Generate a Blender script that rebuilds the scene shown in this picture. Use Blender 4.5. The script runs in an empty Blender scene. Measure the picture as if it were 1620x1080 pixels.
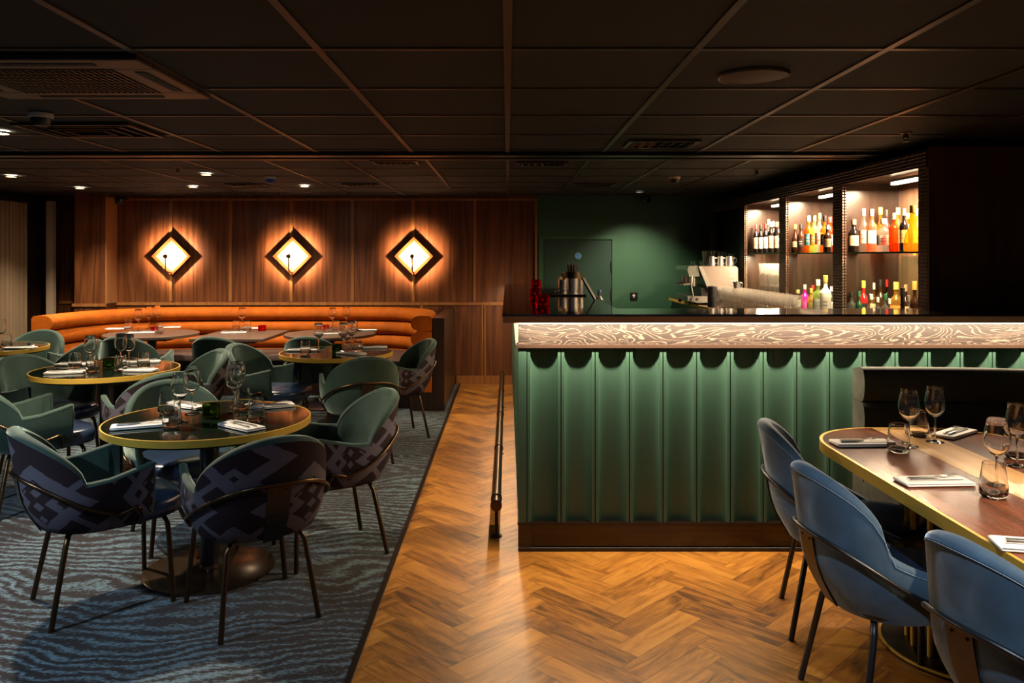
import bpy, math, random
from mathutils import Vector, Matrix
random.seed(7)
PI = math.pi
S = bpy.context.scene
COL = S.collection

# ------------------------------------------------------------------ camera, world, exposure
F = 1251.0; CX, CY = 803.0, 405.0; EYE = 1.55
cd = bpy.data.cameras.new('camera'); cam = bpy.data.objects.new('camera', cd); COL.objects.link(cam)
cam.location = (0, 0, EYE); cam.rotation_euler = (PI/2, 0, 0)
cd.sensor_width = 36; cd.lens = F/1620*36
cd.shift_x = (810-CX)/1620; cd.shift_y = -(540-CY)/1620
cd.clip_start = 0.05
S.camera = cam
S.view_settings.view_transform = 'Standard'; S.view_settings.look = 'None'
S.view_settings.gamma = 1.0; S.view_settings.use_curve_mapping = False
S.view_settings.exposure = 0.0
W = bpy.data.worlds.new('room_air'); S.world = W; W.use_nodes = True
W.node_tree.nodes['Background'].inputs[0].default_value = (0.45, 0.62, 1.0, 1)
W.node_tree.nodes['Background'].inputs[1].default_value = 0.045
S.cycles.max_bounces = 24; S.cycles.transmission_bounces = 24; S.cycles.glossy_bounces = 6
S.cycles.diffuse_bounces = 3; S.cycles.transparent_max_bounces = 12
S.cycles.caustics_reflective = False; S.cycles.caustics_refractive = False
S.cycles.sample_clamp_indirect = 4.0
try:
    S.cycles.use_denoising = True
except Exception: pass

WARM = (1.0, 0.60, 0.29); WARM2 = (1.0, 0.72, 0.44); NEUT = (1.0, 0.80, 0.58)
CEIL_F, CEIL_B = 2.23, 2.287
def light(name, kind, loc, power, color, aim=None, **kw):
    d = bpy.data.lights.new(name, kind); d.energy = power; d.color = color
    for k, v in kw.items(): setattr(d, k, v)
    o = bpy.data.objects.new(name, d); COL.objects.link(o); o.location = loc
    if aim is not None:
        o.rotation_euler = (Vector(aim)-Vector(loc)).to_track_quat('-Z', 'Y').to_euler()
    return o
def spot(loc, aim, power, deg=80, blend=0.6, color=NEUT, size=0.03):
    return light('downlight_or_fill_beam', 'SPOT', loc, power, color, aim, spot_size=math.radians(deg), spot_blend=blend, shadow_soft_size=size)
# beams of the recessed downlights, one bare spot and added cool fills: (x, y, ceiling, aim, power, cone)
spot((-4.52, 7.2, CEIL_B-.03), (-4.7, 7.3, 0), 190, 105)
spot((-4.57, 8.45, CEIL_B-.03), (-4.5, 8.5, 0), 150, 120)
spot((-2.68, 7.03, CEIL_B-.03), (-2.7, 6.9, 0), 170, 95)
spot((-3.3, 8.3, CEIL_B-.03), (-3.3, 8.4, 0), 150, 130, .7)
spot((-2.11, 8.22, CEIL_B-.03), (-2.05, 8.4, 0), 150, 130, .7)
spot((1.49, 8.94, CEIL_B-.03), (1.5, 9.5, .3), 120, 100, 1.0)
spot((-2.76, 4.3, CEIL_F-.03), (-2.1, 4.0, 0), 340, 118)
spot((-2.6, 5.9, CEIL_B-.03), (-2.7, 5.7, 0), 150, 85)  # spot over the second-row table, without a downlight fitting
spot((-3.3, 2.0, CEIL_F-.03), (-2.9, 3.0, 0), 230, 90, .7, (0.62, 0.82, 1.0))  # added cool fill standing in for window light from behind left
spot((-1.5, 1.7, CEIL_F-.03), (-1.45, 2.7, 0), 30, 95, .8, (0.5, 0.7, 1.0))  # added faint cool fill, also in place of window light
spot((1.95, 1.8, CEIL_F-.03), (1.9, 2.3, 0), 240, 70, .6, WARM2)
spot((0.35, 1.3, CEIL_F-.03), (0.3, 2.1, 0), 110, 50, .9, WARM2)
spot((0.85, 1.1, CEIL_F-.03), (1.2, 2.4, .5), 110, 44, .7, (0.70, 0.86, 1.0))  # added cool fill that brightens the blue chairs
# LED tape tucked under the lip of the bar top
BX0, BY0 = 0.056, 4.15
def areal(name, loc, rot, sx, sy, power, color):
    o = light(name, 'AREA', loc, power, color, None, shape='RECTANGLE', size=sx, size_y=sy)
    o.rotation_euler = rot; return o
areal('led_tape_light', (1.75, BY0-.078, 1.198), (math.radians(8), 0, 0), 3.4, .012, 62, (1.0, .76, .52))
areal('led_tape_light', (BX0-.05, 6.8, 1.198), (0, math.radians(-4), 0), .012, 5.2, 42, WARM2)

# ------------------------------------------------------------------ helpers
def at(px, py, z):
    "point on the horizontal level z that the camera sees at px,py of the photograph"
    y = F*(EYE-z)/(py-CY); return ((px-CX)*y/F, y)
class MB:
    def __init__(s): s.v = []; s.f = []; s.uv = {}
    def add(s, vs, fs):
        o = len(s.v); s.v += [tuple(v) for v in vs]; s.f += [tuple(i+o for i in f) for f in fs]; return s
    def box(s, x0, x1, y0, y1, z0, z1, M=None, bev=0):
        if bev:
            b = bev; vs = []; fs = []
            # chamfered box: three quads sets
            P = []
            for ix, X in enumerate((x0, x1)):
                for iy, Y in enumerate((y0, y1)):
                    for iz, Z in enumerate((z0, z1)):
                        sx = b if ix == 0 else -b; sy = b if iy == 0 else -b; sz = b if iz == 0 else -b
                        P.append([(X, Y+sy, Z+sz), (X+sx, Y, Z+sz), (X+sx, Y+sy, Z)])
            idx = lambda ix, iy, iz, k: (ix*4+iy*2+iz)*3+k
            for p in P: vs += p
            for ix in (0, 1): fs.append([idx(ix, a, c, 0) for a, c in ((0,0),(1,0),(1,1),(0,1))])
            for iy in (0, 1): fs.append([idx(a, iy, c, 1) for a, c in ((0,0),(1,0),(1,1),(0,1))])
            for iz in (0, 1): fs.append([idx(a, c, iz, 2) for a, c in ((0,0),(1,0),(1,1),(0,1))])
            for iy in (0, 1):
                for iz in (0, 1): fs.append([idx(0,iy,iz,1), idx(1,iy,iz,1), idx(1,iy,iz,2), idx(0,iy,iz,2)])
            for ix in (0, 1):
                for iz in (0, 1): fs.append([idx(ix,0,iz,0), idx(ix,1,iz,0), idx(ix,1,iz,2), idx(ix,0,iz,2)])
            for ix in (0, 1):
                for iy in (0, 1): fs.append([idx(ix,iy,0,0), idx(ix,iy,1,0), idx(ix,iy,1,1), idx(ix,iy,0,1)])
            for c in range(8): fs.append([c*3, c*3+1, c*3+2])
        else:
            vs = [(x, y, z) for x in (x0, x1) for y in (y0, y1) for z in (z0, z1)]
            fs = [(0,1,3,2),(4,6,7,5),(0,4,5,1),(2,3,7,6),(0,2,6,4),(1,5,7,3)]
        if M is not None: vs = [M @ Vector(v) for v in vs]
        return s.add(vs, fs)
    def lathe(s, prof, n=24, c=(0,0,0), a0=0, a1=2*PI, M=None):
        full = abs(a1-a0-2*PI) < 1e-6; m = n if full else n+1
        vs = []; fs = []
        for r, z in prof:
            for k in range(m):
                a = a0+(a1-a0)*k/n
                vs.append((c[0]+max(r,1e-5)*math.cos(a), c[1]+max(r,1e-5)*math.sin(a), c[2]+z))
        for j in range(len(prof)-1):
            for k in range(n):
                k2 = (k+1) % m
                fs.append((j*m+k, j*m+k2, (j+1)*m+k2, (j+1)*m+k))
        if M is not None: vs = [M @ Vector(v) for v in vs]
        return s.add(vs, fs)
    def disc(s, r, z, n=24, c=(0,0), rx=None):
        return s.add([(c[0]+(rx or r)*math.cos(2*PI*k/n), c[1]+r*math.sin(2*PI*k/n), z) for k in range(n)], [tuple(range(n))])
    def cyl(s, r, z0, z1, n=24, c=(0,0), r2=None):
        return s.lathe([(0,z0),(r,z0),(r2 if r2 is not None else r,z1),(0,z1)], n, (c[0],c[1],0))
    def tube(s, pts, r, n=10, cap=True):
        P = [Vector(p) for p in pts]; vs = []; fs = []; up = None
        R = r if isinstance(r, (list, tuple)) else [r]*len(P)
        for i, p in enumerate(P):
            t = (P[min(i+1, len(P)-1)]-P[max(i-1, 0)]).normalized()
            if up is None:
                up = Vector((0,0,1)) if abs(t.z) < .9 else Vector((1,0,0))
            a = (up - t*up.dot(t)).normalized(); b = t.cross(a); up = a
            for k in range(n):
                q = 2*PI*k/n; vs.append(p+a*R[i]*math.cos(q)+b*R[i]*math.sin(q))
        for i in range(len(P)-1):
            for k in range(n):
                k2 = (k+1) % n; fs.append((i*n+k, i*n+k2, (i+1)*n+k2, (i+1)*n+k))
        if cap: fs += [tuple(range(n-1, -1, -1)), tuple((len(P)-1)*n+k for k in range(n))]
        return s.add(vs, fs)
    def prism(s, poly, z0, z1):
        n = len(poly)
        return s.add([(x,y,z0) for x,y in poly]+[(x,y,z1) for x,y in poly],
            [tuple(range(n-1,-1,-1)), tuple(range(n,2*n))]+[(i,(i+1)%n,n+(i+1)%n,n+i) for i in range(n)])
    def grid(s, fn, nu, nv, close_u=False):
        vs = []; m = nu if close_u else nu+1
        for j in range(nv+1):
            for i in range(m): vs.append(fn(i/nu, j/nv))
        fs = []
        for j in range(nv):
            for i in range(nu):
                i2 = (i+1) % m; fs.append((j*m+i, j*m+i2, (j+1)*m+i2, (j+1)*m+i))
        return s.add(vs, fs)
    def mesh(s, name, mat, smooth=False, uvs=None):
        me = bpy.data.meshes.new(name); me.from_pydata(s.v, [], s.f)
        if uvs:
            L = me.uv_layers.new(name='uv')
            for lp in me.loops: L.data[lp.index].uv = uvs[lp.vertex_index]
        me.validate()
        import bmesh
        bm = bmesh.new(); bm.from_mesh(me)
        bmesh.ops.recalc_face_normals(bm, faces=bm.faces); bm.to_mesh(me); bm.free()
        if mat: me.materials.append(mat)
        if smooth:
            me.polygons.foreach_set('use_smooth', [True]*len(me.polygons))
            try: me.set_sharp_from_angle(angle=math.radians(smooth if smooth is not True else 42))
            except Exception: pass
        return me
    def build(s, name, mat, parent=None, smooth=False, uvs=None):
        o = bpy.data.objects.new(name, s.mesh(name, mat, smooth, uvs)); COL.objects.link(o)
        if parent: o.parent = parent
        return o
def box(*a, **k): return MB().box(*a, **k)
def tag(o, label=None, cat=None, group=None, kind=None, part=None):
    if label: o['label'] = label
    if cat: o['category'] = cat
    if group: o['group'] = group
    if kind: o['kind'] = kind
    return o
def thing(name, label, cat, loc=(0,0,0), rz=0, group=None):
    o = bpy.data.objects.new(name, None); COL.objects.link(o); o.empty_display_size = .05
    o.location = loc; o.rotation_euler = (0, 0, rz); return tag(o, label, cat, group)
def copy_tree(o, parent=None):
    c = o.copy(); COL.objects.link(c); c.parent = parent
    for ch in [x for x in KIDS.get(o.name, [])]: copy_tree(ch, c)
    return c
KIDS = {}
def register(o):
    "remember the children of a prototype, so copies find them fast"
    KIDS[o.name] = list(o.children)
    for c in o.children: register(c)
def struct(o): o['kind'] = 'structure'; return o

# ------------------------------------------------------------------ materials
class NT:
    def __init__(s, name):
        s.m = bpy.data.materials.new(name); s.m.use_nodes = True; s.t = s.m.node_tree; s.t.nodes.clear()
        s.out = s.t.nodes.new('ShaderNodeOutputMaterial')
    def n(s, kind, ins=None, **props):
        nd = s.t.nodes.new(kind)
        for k, v in props.items(): setattr(nd, k, v)
        for k, v in (ins or {}).items(): s.set(nd.inputs[k], v)
        return nd
    def set(s, sock, v):
        if isinstance(v, bpy.types.NodeSocket): s.t.links.new(v, sock)
        elif isinstance(v, bpy.types.Node): s.t.links.new(v.outputs[0], sock)
        else:
            if isinstance(v, (tuple, list)) and len(v) == 3 and sock.type == 'RGBA': v = (*v, 1)
            sock.default_value = v
    def math(s, op, a, b=None, c=None):
        nd = s.t.nodes.new('ShaderNodeMath'); nd.operation = op
        for i, v in enumerate((a, b, c)):
            if v is not None: s.set(nd.inputs[i], v)
        return nd.outputs[0]
    def mix(s, fac, a, b, mode='MIX'):
        nd = s.t.nodes.new('ShaderNodeMix'); nd.data_type = 'RGBA'; nd.blend_type = mode
        s.set(nd.inputs['Factor'], fac)
        A = [i for i in nd.inputs if i.name == 'A' and i.type == 'RGBA'][0]; B = [i for i in nd.inputs if i.name == 'B' and i.type == 'RGBA'][0]
        s.set(A, a); s.set(B, b)
        return [o for o in nd.outputs if o.type == 'RGBA'][0]
    def coord(s, which='Object', scale=None, rot=None, loc=None):
        c = s.t.nodes.new('ShaderNodeTexCoord').outputs[which]
        if scale or rot or loc:
            m = s.t.nodes.new('ShaderNodeMapping'); s.t.links.new(c, m.inputs[0])
            if scale: m.inputs['Scale'].default_value = scale
            if rot: m.inputs['Rotation'].default_value = rot
            if loc: m.inputs['Location'].default_value = loc
            c = m.outputs[0]
        return c
    def noise(s, vec, scale=5, detail=3, rough=.5, dist=0):
        return s.n('ShaderNodeTexNoise', {'Vector': vec, 'Scale': scale, 'Detail': detail, 'Roughness': rough, 'Distortion': dist}).outputs[0]
    def ramp(s, fac, stops):
        nd = s.n('ShaderNodeValToRGB', {'Fac': fac}); r = nd.color_ramp
        while len(r.elements) > 1: r.elements.remove(r.elements[-1])
        r.elements[0].position = stops[0][0]; r.elements[0].color = (*stops[0][1], 1)
        for p, c in stops[1:]:
            e = r.elements.new(p); e.color = (*c, 1)
        return nd.outputs[0]
    def bump(s, h, strength=.3, dist=.01):
        return s.n('ShaderNodeBump', {'Height': h, 'Strength': strength, 'Distance': dist}).outputs[0]
    def bsdf(s, **k):
        names = {'color':'Base Color','rough':'Roughness','metal':'Metallic','trans':'Transmission Weight','ior':'IOR','sheen':'Sheen Weight',
                 'sheen_rough':'Sheen Roughness','sheen_tint':'Sheen Tint','coat':'Coat Weight','coat_rough':'Coat Roughness','emit':'Emission Color',
                 'emit_s':'Emission Strength','normal':'Normal','spec':'Specular IOR Level','alpha':'Alpha'}
        b = s.n('ShaderNodeBsdfPrincipled', {names[a]: v for a, v in k.items()})
        s.t.links.new(b.outputs[0], s.out.inputs[0]); return s.m
def plain(name, color, rough=.5, var=.12, **k):
    t = NT(name)
    nz = t.noise(t.coord('Object'), 14, 3)
    c = t.mix(nz, tuple(x*(1-var) for x in color), tuple(min(1, x*(1+var)) for x in color))
    return t.bsdf(color=c, rough=rough, **k)
def wood(name, dark, light_, axis='Z', scale=6, rough=.35, figure=.6, coat=0, bump=.08):
    t = NT(name)
    sc = {'Z': (scale*2.2, scale*2.2, scale*.12), 'X': (scale*.12, scale*2.2, scale*2.2), 'Y': (scale*2.2, scale*.12, scale*2.2)}[axis]
    oi = t.n('ShaderNodeObjectInfo').outputs['Random']
    base = t.coord('Object', scale=sc)
    off = t.n('ShaderNodeVectorMath', {0: base, 1: t.n('ShaderNodeCombineXYZ', {0: t.math('MULTIPLY', oi, 37.0), 1: t.math('MULTIPLY', oi, 17.0), 2: t.math('MULTIPLY', oi, 7.0)}).outputs[0]}, operation='ADD').outputs[0]
    big = t.noise(off, .35, 2, .5)
    v = t.math('FRACT', t.math('MULTIPLY', big, 9))
    ring = t.math('ABSOLUTE', t.math('SUBTRACT', v, .5))
    fine = t.noise(off, 3.5, 6, .7)
    f = t.math('ADD', t.math('MULTIPLY', ring, figure), t.math('MULTIPLY', fine, 1-figure*.5))
    c = t.ramp(f, [(.22, dark), (.75, light_)])
    k = dict(coat=coat, coat_rough=.1) if coat else {}
    if name.startswith('red_walnut') or name.startswith('light_oak'): k['spec'] = .22
    return t.bsdf(color=c, rough=rough, normal=t.bump(fine, bump, .003), **k)
def velvet(name, color, edge, rough=.75, sheen=.9):
    t = NT(name)
    nz = t.noise(t.coord('Object'), 7, 4, .6, .6)
    c = t.mix(t.math('MULTIPLY', nz, .9), tuple(x*.48 for x in color), tuple(x*1.6 for x in color))
    fine = t.noise(t.coord('Object'), 260, 2); patch = t.noise(t.coord('Object', loc=(3,1,7)), 5.5, 3, .6, 1.2)
    sheen = t.math('MULTIPLY', sheen, t.math('ADD', .15, t.math('MULTIPLY', t.math('POWER', patch, 2.0), 3.2)))
    return t.bsdf(color=c, rough=rough, sheen=sheen, sheen_rough=.38, sheen_tint=edge, normal=t.bump(fine, .12, .001), spec=.25)
M = {}
M['velvet_green'] = velvet('green_velvet', (.024, .050, .040), (.50, .66, .58), sheen=.8)
M['velvet_orange'] = velvet('burnt_orange_velvet', (.41, .090, .001), (1, .42, .02), sheen=.15)
M['velvet_blue'] = velvet('steel_blue_velvet', (.055, .098, .150), (.58, .66, .74), sheen=1.0)
M['velvet_black'] = velvet('charcoal_velvet', (.022, .026, .021), (.42, .42, .34), sheen=.55)
M['leather_navy'] = plain('navy_leather', (.012, .026, .060), .28, .2, coat=.3, coat_rough=.25)
M['leather_taupe'] = plain('taupe_leather', (.085, .055, .045), .45)
M['bronze'] = plain('dark_bronze', (.095, .056, .028), .32, metal=.95)
M['bronze_dark'] = plain('blackened_bronze', (.045, .032, .024), .38, metal=.8)
M['brass'] = plain('satin_brass', (.62, .39, .055), .42, .06, metal=.35)
M['black_metal'] = plain('black_painted_metal', (.008, .008, .010), .35)
M['black'] = plain('matt_black', (.004, .004, .004), .7)
M['chrome'] = plain('polished_steel', (.78, .76, .73), .22, .04, metal=.92)
M['steel'] = plain('brushed_steel', (.36, .35, .32), .3, .08, metal=.9)
M['linen'] = plain('white_linen', (.78, .76, .72), .8, .05)
M['wax'] = plain('candle_wax', (.75, .72, .60), .5)
M['walnut_wall'] = wood('walnut_veneer', (.050, .015, .005), (.205, .070, .022), 'Z', 5, .36, .6)
M['walnut_trim'] = wood('walnut_trim_wood', (.20, .078, .022), (.42, .18, .055), 'Z', 5, .3, .4)
M['walnut_table'] = wood('walnut_laminate', (.055, .030, .020), (.125, .075, .050), 'X', 5, .4, .5)
M['dark_wood'] = wood('dark_stained_wood', (.010, .005, .004), (.034, .016, .010), 'Z', 6, .3, .5)
M['plinth_wood'] = wood('plinth_wood', (.014, .007, .004), (.05, .024, .013), 'X', 6, .22, .5)
M['green_paint'] = plain('deep_green_paint', (.030, .105, .058), .55, .08)
M['bar_green'] = plain('satin_green_lacquer', (.042, .100, .072), .40, .05)
M['teal_dark'] = plain('dark_teal_paint', (.006, .018, .018), .6)
M['oval_wood'] = wood('red_walnut_tabletop', (.060, .018, .009), (.20, .068, .034), 'Y', 4, .24, .6, 0)
M['inlay'] = wood('light_oak_inlay', (.60, .34, .13), (.82, .52, .23), 'Y', 4, .24, .5, .25, .03)
M['cream_paint'] = plain('cream_paint', (.55, .42, .30), .5)
M['tile'] = plain('black_ceiling_tile', (.0075, .007, .0070), .8, .3)
M['tbar'] = plain('dark_bronze_ceiling_bar', (.075, .046, .033), .38, .1, metal=.5)
M['white_plastic'] = plain('white_plastic', (.6, .58, .55), .4)
M['blue_plastic'] = plain('blue_plastic', (.01, .05, .45), .3)
M['tan_straw'] = plain('tan_paper', (.62, .42, .16), .6)
M['hinge'] = M['black_metal']

def glassmat(name, color=(1,1,1), thin=.72, body=0.0, rough=0.0):
    "thin-walled glass: see-through with a clear surface sheen, part of it truly refracting"
    t = NT(name); g = t.n('ShaderNodeBsdfGlass', {'Color': (*color,1), 'Roughness': rough, 'IOR': 1.45})
    tr = t.n('ShaderNodeBsdfTransparent', {'Color': (*color,1)}); gl = t.n('ShaderNodeBsdfGlossy', {'Color': (1,1,1,1), 'Roughness': .012})
    fr = t.math('ADD', .035, t.math('MULTIPLY', t.math('POWER', t.n('ShaderNodeLayerWeight', {'Blend': .5}).outputs['Facing'], 4.0), .80))
    a = t.n('ShaderNodeMixShader', {0: fr, 1: tr.outputs[0], 2: gl.outputs[0]})
    sh = t.n('ShaderNodeMixShader', {0: thin, 1: g.outputs[0], 2: a.outputs[0]}).outputs[0]
    if thin == 0: sh = g.outputs[0]
    if thin == 1: sh = a.outputs[0]
    if body:  # milky share put in for light scattered inside lit glass
        d = t.n('ShaderNodeBsdfTranslucent', {'Color': (*color,1)}); d2 = t.n('ShaderNodeBsdfDiffuse', {'Color': (*color,1)})
        dd = t.n('ShaderNodeMixShader', {0: .5, 1: d.outputs[0], 2: d2.outputs[0]})
        sh = t.n('ShaderNodeMixShader', {0: body, 1: sh, 2: dd.outputs[0]}).outputs[0]
    t.t.links.new(sh, t.out.inputs[0]); return t.m
M['glass'] = glassmat('clear_glass', (1,1,1), 0, 0)
M['glass_stack'] = glassmat('pressed_glass', (.99,.98,.96), 0, .06)
M['glass_green'] = glassmat('green_glass', (.20,.33,.08), 0, .05)
M['glass_red'] = glassmat('red_glass', (.85,.06,.05), 0, .08)
M['shelf_glass'] = glassmat('green_tinted_shelf_glass', (.72,.90,.82), 1)
def emit(name, color, s):
    t = NT(name); e = t.n('ShaderNodeEmission', {'Color': (*color,1), 'Strength': s}); t.t.links.new(e.outputs[0], t.out.inputs[0]); return t.m
M['lamp_glow'] = emit('lamp_glow', (1, .86, .62), 110)
M['lamp_dim'] = emit('dim_lamp_glow', (.8, .9, .8), 1.6)
M['led'] = emit('led_tape_glow', (1, .74, .48), 9)
M['led_bar'] = emit('led_bar_glow', (1, .78, .50), 12)
M['flame'] = emit('led_flame', (1, .8, .3), .8)

def m_herringbone():
    t = NT('herringbone_oak'); Wd, n = .115, 4
    c = t.coord('Object', rot=(0, 0, -PI/4), scale=(1/Wd, 1/Wd, 1/Wd), loc=(203.1, 201.3, 0))
    s = t.n('ShaderNodeSeparateXYZ', {0: c}); u, v = s.outputs[0], s.outputs[1]
    ix, iy = t.math('FLOOR', u), t.math('FLOOR', v); fu, fv = t.math('FRACT', u), t.math('FRACT', v)
    m = t.math('FLOORED_MODULO', t.math('SUBTRACT', ix, iy), 2*n)
    hor = t.math('LESS_THAN', m, n-.5)
    vm = t.math('SUBTRACT', 2*n-1, m)
    def sel(a, b): return t.math('ADD', t.math('MULTIPLY', hor, a), t.math('MULTIPLY', t.math('SUBTRACT', 1, hor), b))
    along = sel(t.math('ADD', m, fu), t.math('ADD', vm, fv)); across = sel(fv, fu)
    idx = sel(t.math('SUBTRACT', ix, m), t.math('ADD', ix, 300)); idy = sel(iy, t.math('SUBTRACT', iy, vm))
    rnd = t.n('ShaderNodeTexWhiteNoise', {'Vector': t.n('ShaderNodeCombineXYZ', {0: idx, 1: idy, 2: 3.0}).outputs[0]}, noise_dimensions='3D').outputs[0]
    gv = t.n('ShaderNodeCombineXYZ', {0: t.math('ADD', t.math('MULTIPLY', along, .28), t.math('MULTIPLY', rnd, 61)), 1: t.math('ADD', t.math('MULTIPLY', across, 1.6), t.math('MULTIPLY', rnd, 23)), 2: rnd}).outputs[0]
    g1 = t.noise(gv, 1.6, 6, .62, .8); g2 = t.noise(gv, 7, 4, .6)
    f = t.math('ADD', t.math('MULTIPLY', g1, .75), t.math('ADD', t.math('MULTIPLY', g2, .2), t.math('MULTIPLY', t.math('SUBTRACT', rnd, .5), .22)))
    col = t.ramp(f, [(.27, (.085, .034, .006)), (.41, (.26, .100, .013)), (.56, (.44, .185, .026)), (.78, (.57, .275, .050))])
    e1 = t.math('MINIMUM', across, t.math('SUBTRACT', 1, across)); e2 = t.math('MINIMUM', along, t.math('SUBTRACT', n, along))
    seam = t.math('LESS_THAN', t.math('MINIMUM', e1, e2), .012)
    col = t.mix(t.math('MULTIPLY', seam, .65), col, (.03, .012, .004))
    return t.bsdf(color=col, rough=t.math('ADD', .30, t.math('MULTIPLY', g2, .22)), normal=t.bump(g2, .05, .002), spec=.55)
M['floor'] = m_herringbone()
def m_carpet():
    t = NT('wave_pattern_carpet')
    c = t.coord('Object'); s = t.n('ShaderNodeSeparateXYZ', {0: c})
    n1 = t.noise(c, .75, 2, .5); n2 = t.noise(t.coord('Object', scale=(1, 2.0, 1)), 4.5, 4, .62)
    n3 = t.noise(t.coord('Object', scale=(1, 2.4, 1)), 42, 3, .75); n4 = t.noise(c, 1.3, 2, .5)
    ph = t.math('ADD', t.math('MULTIPLY', s.outputs[1], 13.0), t.math('ADD', t.math('MULTIPLY', n1, 19.0), t.math('MULTIPLY', n2, 2.2)))
    w = t.math('SINE', t.math('MULTIPLY', ph, 2*PI))
    f = t.math('ADD', t.math('MULTIPLY', w, .20), t.math('ADD', t.math('MULTIPLY', t.math('SUBTRACT', n3, .5), 1.7), t.math('ADD', .42, t.math('MULTIPLY', t.math('SUBTRACT', n4, .5), .9))))
    col = t.ramp(f, [(.30, (.012, .009, .009)), (.45, (.028, .026, .030)), (.55, (.062, .100, .125)), (.8, (.115, .180, .215))])
    pile = t.noise(c, 420, 2)
    return t.bsdf(color=col, rough=.95, spec=.1, normal=t.bump(pile, .5, .003), sheen=.15)
M['carpet'] = m_carpet()
def m_kilim():
    t = NT('kilim_weave_fabric')
    c = t.coord('UV'); s = t.n('ShaderNodeSeparateXYZ', {0: c}); u, v = s.outputs[0], s.outputs[1]
    def tri(x, per, off=0.0): return t.math('MULTIPLY', t.math('ABSOLUTE', t.math('SUBTRACT', t.math('FRACT', t.math('ADD', t.math('DIVIDE', x, per), off)), .5)), 2)
    a = tri(u, .50); b = tri(v, .42, .25)
    bq = t.math('DIVIDE', t.math('FLOOR', t.math('MULTIPLY', b, 5)), 5)
    tooth = t.math('MULTIPLY', t.math('FRACT', t.math('MULTIPLY', b, 5)), .22)
    d = t.math('ADD', a, t.math('ADD', bq, tooth))
    k1 = t.math('GREATER_THAN', t.math('FRACT', t.math('MULTIPLY', d, 1.25)), .62)
    d2 = t.math('ADD', tri(u, .50, .5), t.math('MULTIPLY', b, 1.0))
    k2 = t.math('LESS_THAN', t.math('ABSOLUTE', t.math('SUBTRACT', d2, .80)), .075)
    d3 = t.math('ADD', tri(u, .072), tri(v, .06)); k3 = t.math('MULTIPLY', t.math('LESS_THAN', d3, .7), t.math('LESS_THAN', d, .45))
    k = t.math('MAXIMUM', t.math('MAXIMUM', k1, k2), k3)
    wv = t.noise(c, 300, 2); 
    lt = t.mix(wv, (.062, .056, .074), (.125, .112, .140)); dk = t.mix(wv, (.014, .008, .010), (.032, .021, .026))
    return t.bsdf(color=t.mix(k, dk, lt), rough=.9, spec=.15, normal=t.bump(wv, .35, .001))
M['kilim'] = m_kilim()
def m_fascia():
    t = NT('limed_grain_fascia'); c = t.coord('Object', scale=(1.0, 1.0, 5.0))
    n1 = t.noise(c, 1.9, 2, .5, 1.0); n2 = t.noise(t.coord('Object', scale=(1, 1, 3.5)), 26, 3, .6)
    r = t.math('SINE', t.math('MULTIPLY', t.math('ADD', n1, t.math('MULTIPLY', n2, .035)), 130))
    f = t.math('ADD', t.math('MULTIPLY', r, .5), t.math('MULTIPLY', n2, .6))
    col = t.ramp(f, [(.30, (.017, .0105, .008)), (.64, (.022, .014, .011)), (.74, (.115, .085, .064))])
    return t.bsdf(color=col, rough=.5)
M['fascia'] = m_fascia()
def m_counter():
    t = NT('black_streaked_stone'); c = t.coord('Object', scale=(.5, 3.5, 1))
    n = t.noise(c, 5, 5, .65, 1.0)
    col = t.ramp(n, [(.46, (.008, .006, .005)), (.66, (.060, .046, .034))])
    return t.bsdf(color=col, rough=.09, spec=1.0, coat=.5, coat_rough=.03)
M['counter'] = m_counter()
def m_mosaic():
    t = NT('studded_metal_mosaic')
    c = t.coord('Object'); s = t.n('ShaderNodeSeparateXYZ', {0: c})
    a = t.math('ADD', s.outputs[0], s.outputs[1])
    def cell(x): 
        f = t.math('ABSOLUTE', t.math('SUBTRACT', t.math('FRACT', t.math('DIVIDE', x, .021)), .5)); return t.math('SUBTRACT', 1, t.math('MULTIPLY', f, 2))
    h = t.math('MINIMUM', cell(a), cell(s.outputs[2])); h = t.math('MINIMUM', t.math('MULTIPLY', h, 2.2), 1)
    col = t.mix(h, (.006, .004, .003), (.20, .13, .10))
    return t.bsdf(color=col, rough=.28, metal=.7, normal=t.bump(h, .9, .006))
M['mosaic'] = m_mosaic()
def m_curtain():
    t = NT('beige_ribbed_curtain'); nz = t.noise(t.coord('Object', scale=(1, 60, .4)), 3, 2)
    return t.bsdf(color=t.mix(nz, (.17, .12, .07), (.40, .28, .17)), rough=.85, sheen=.2)
M['curtain'] = m_curtain()
def m_tabletop():
    t = NT('smoked_glass_tabletop')
    return t.bsdf(color=(.006, .012, .008, 1), rough=.06, spec=.9)
M['smoked'] = m_tabletop()
_bm = {}
def body_mat(kind):
    "bottle glass by colour name"
    if kind in _bm: return _bm[kind]
    cols = {'clear': (.93,.93,.90), 'amber': (.95,.40,.05), 'rust': (.78,.18,.025), 'gold': (1,.56,.10), 'rose': (.95,.45,.25), 'lime': (.75,.9,.35), 'teal': (.25,.62,.72), 'yellow': (1,.78,.22)}
    if kind in cols: m = glassmat(kind+'_bottle_glass', cols[kind], 1, .05 if kind == 'clear' else .15)
    else: m = plain(kind+'_bottle', {'black': (.006,.005,.005), 'brown': (.03,.010,.004), 'magenta': (.75,.01,.22), 'white': (.75,.72,.68), 'green': (.01,.04,.02), 'red': (.35,.01,.01)}[kind], .08, coat=.5)
    _bm[kind] = m; return m
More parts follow.
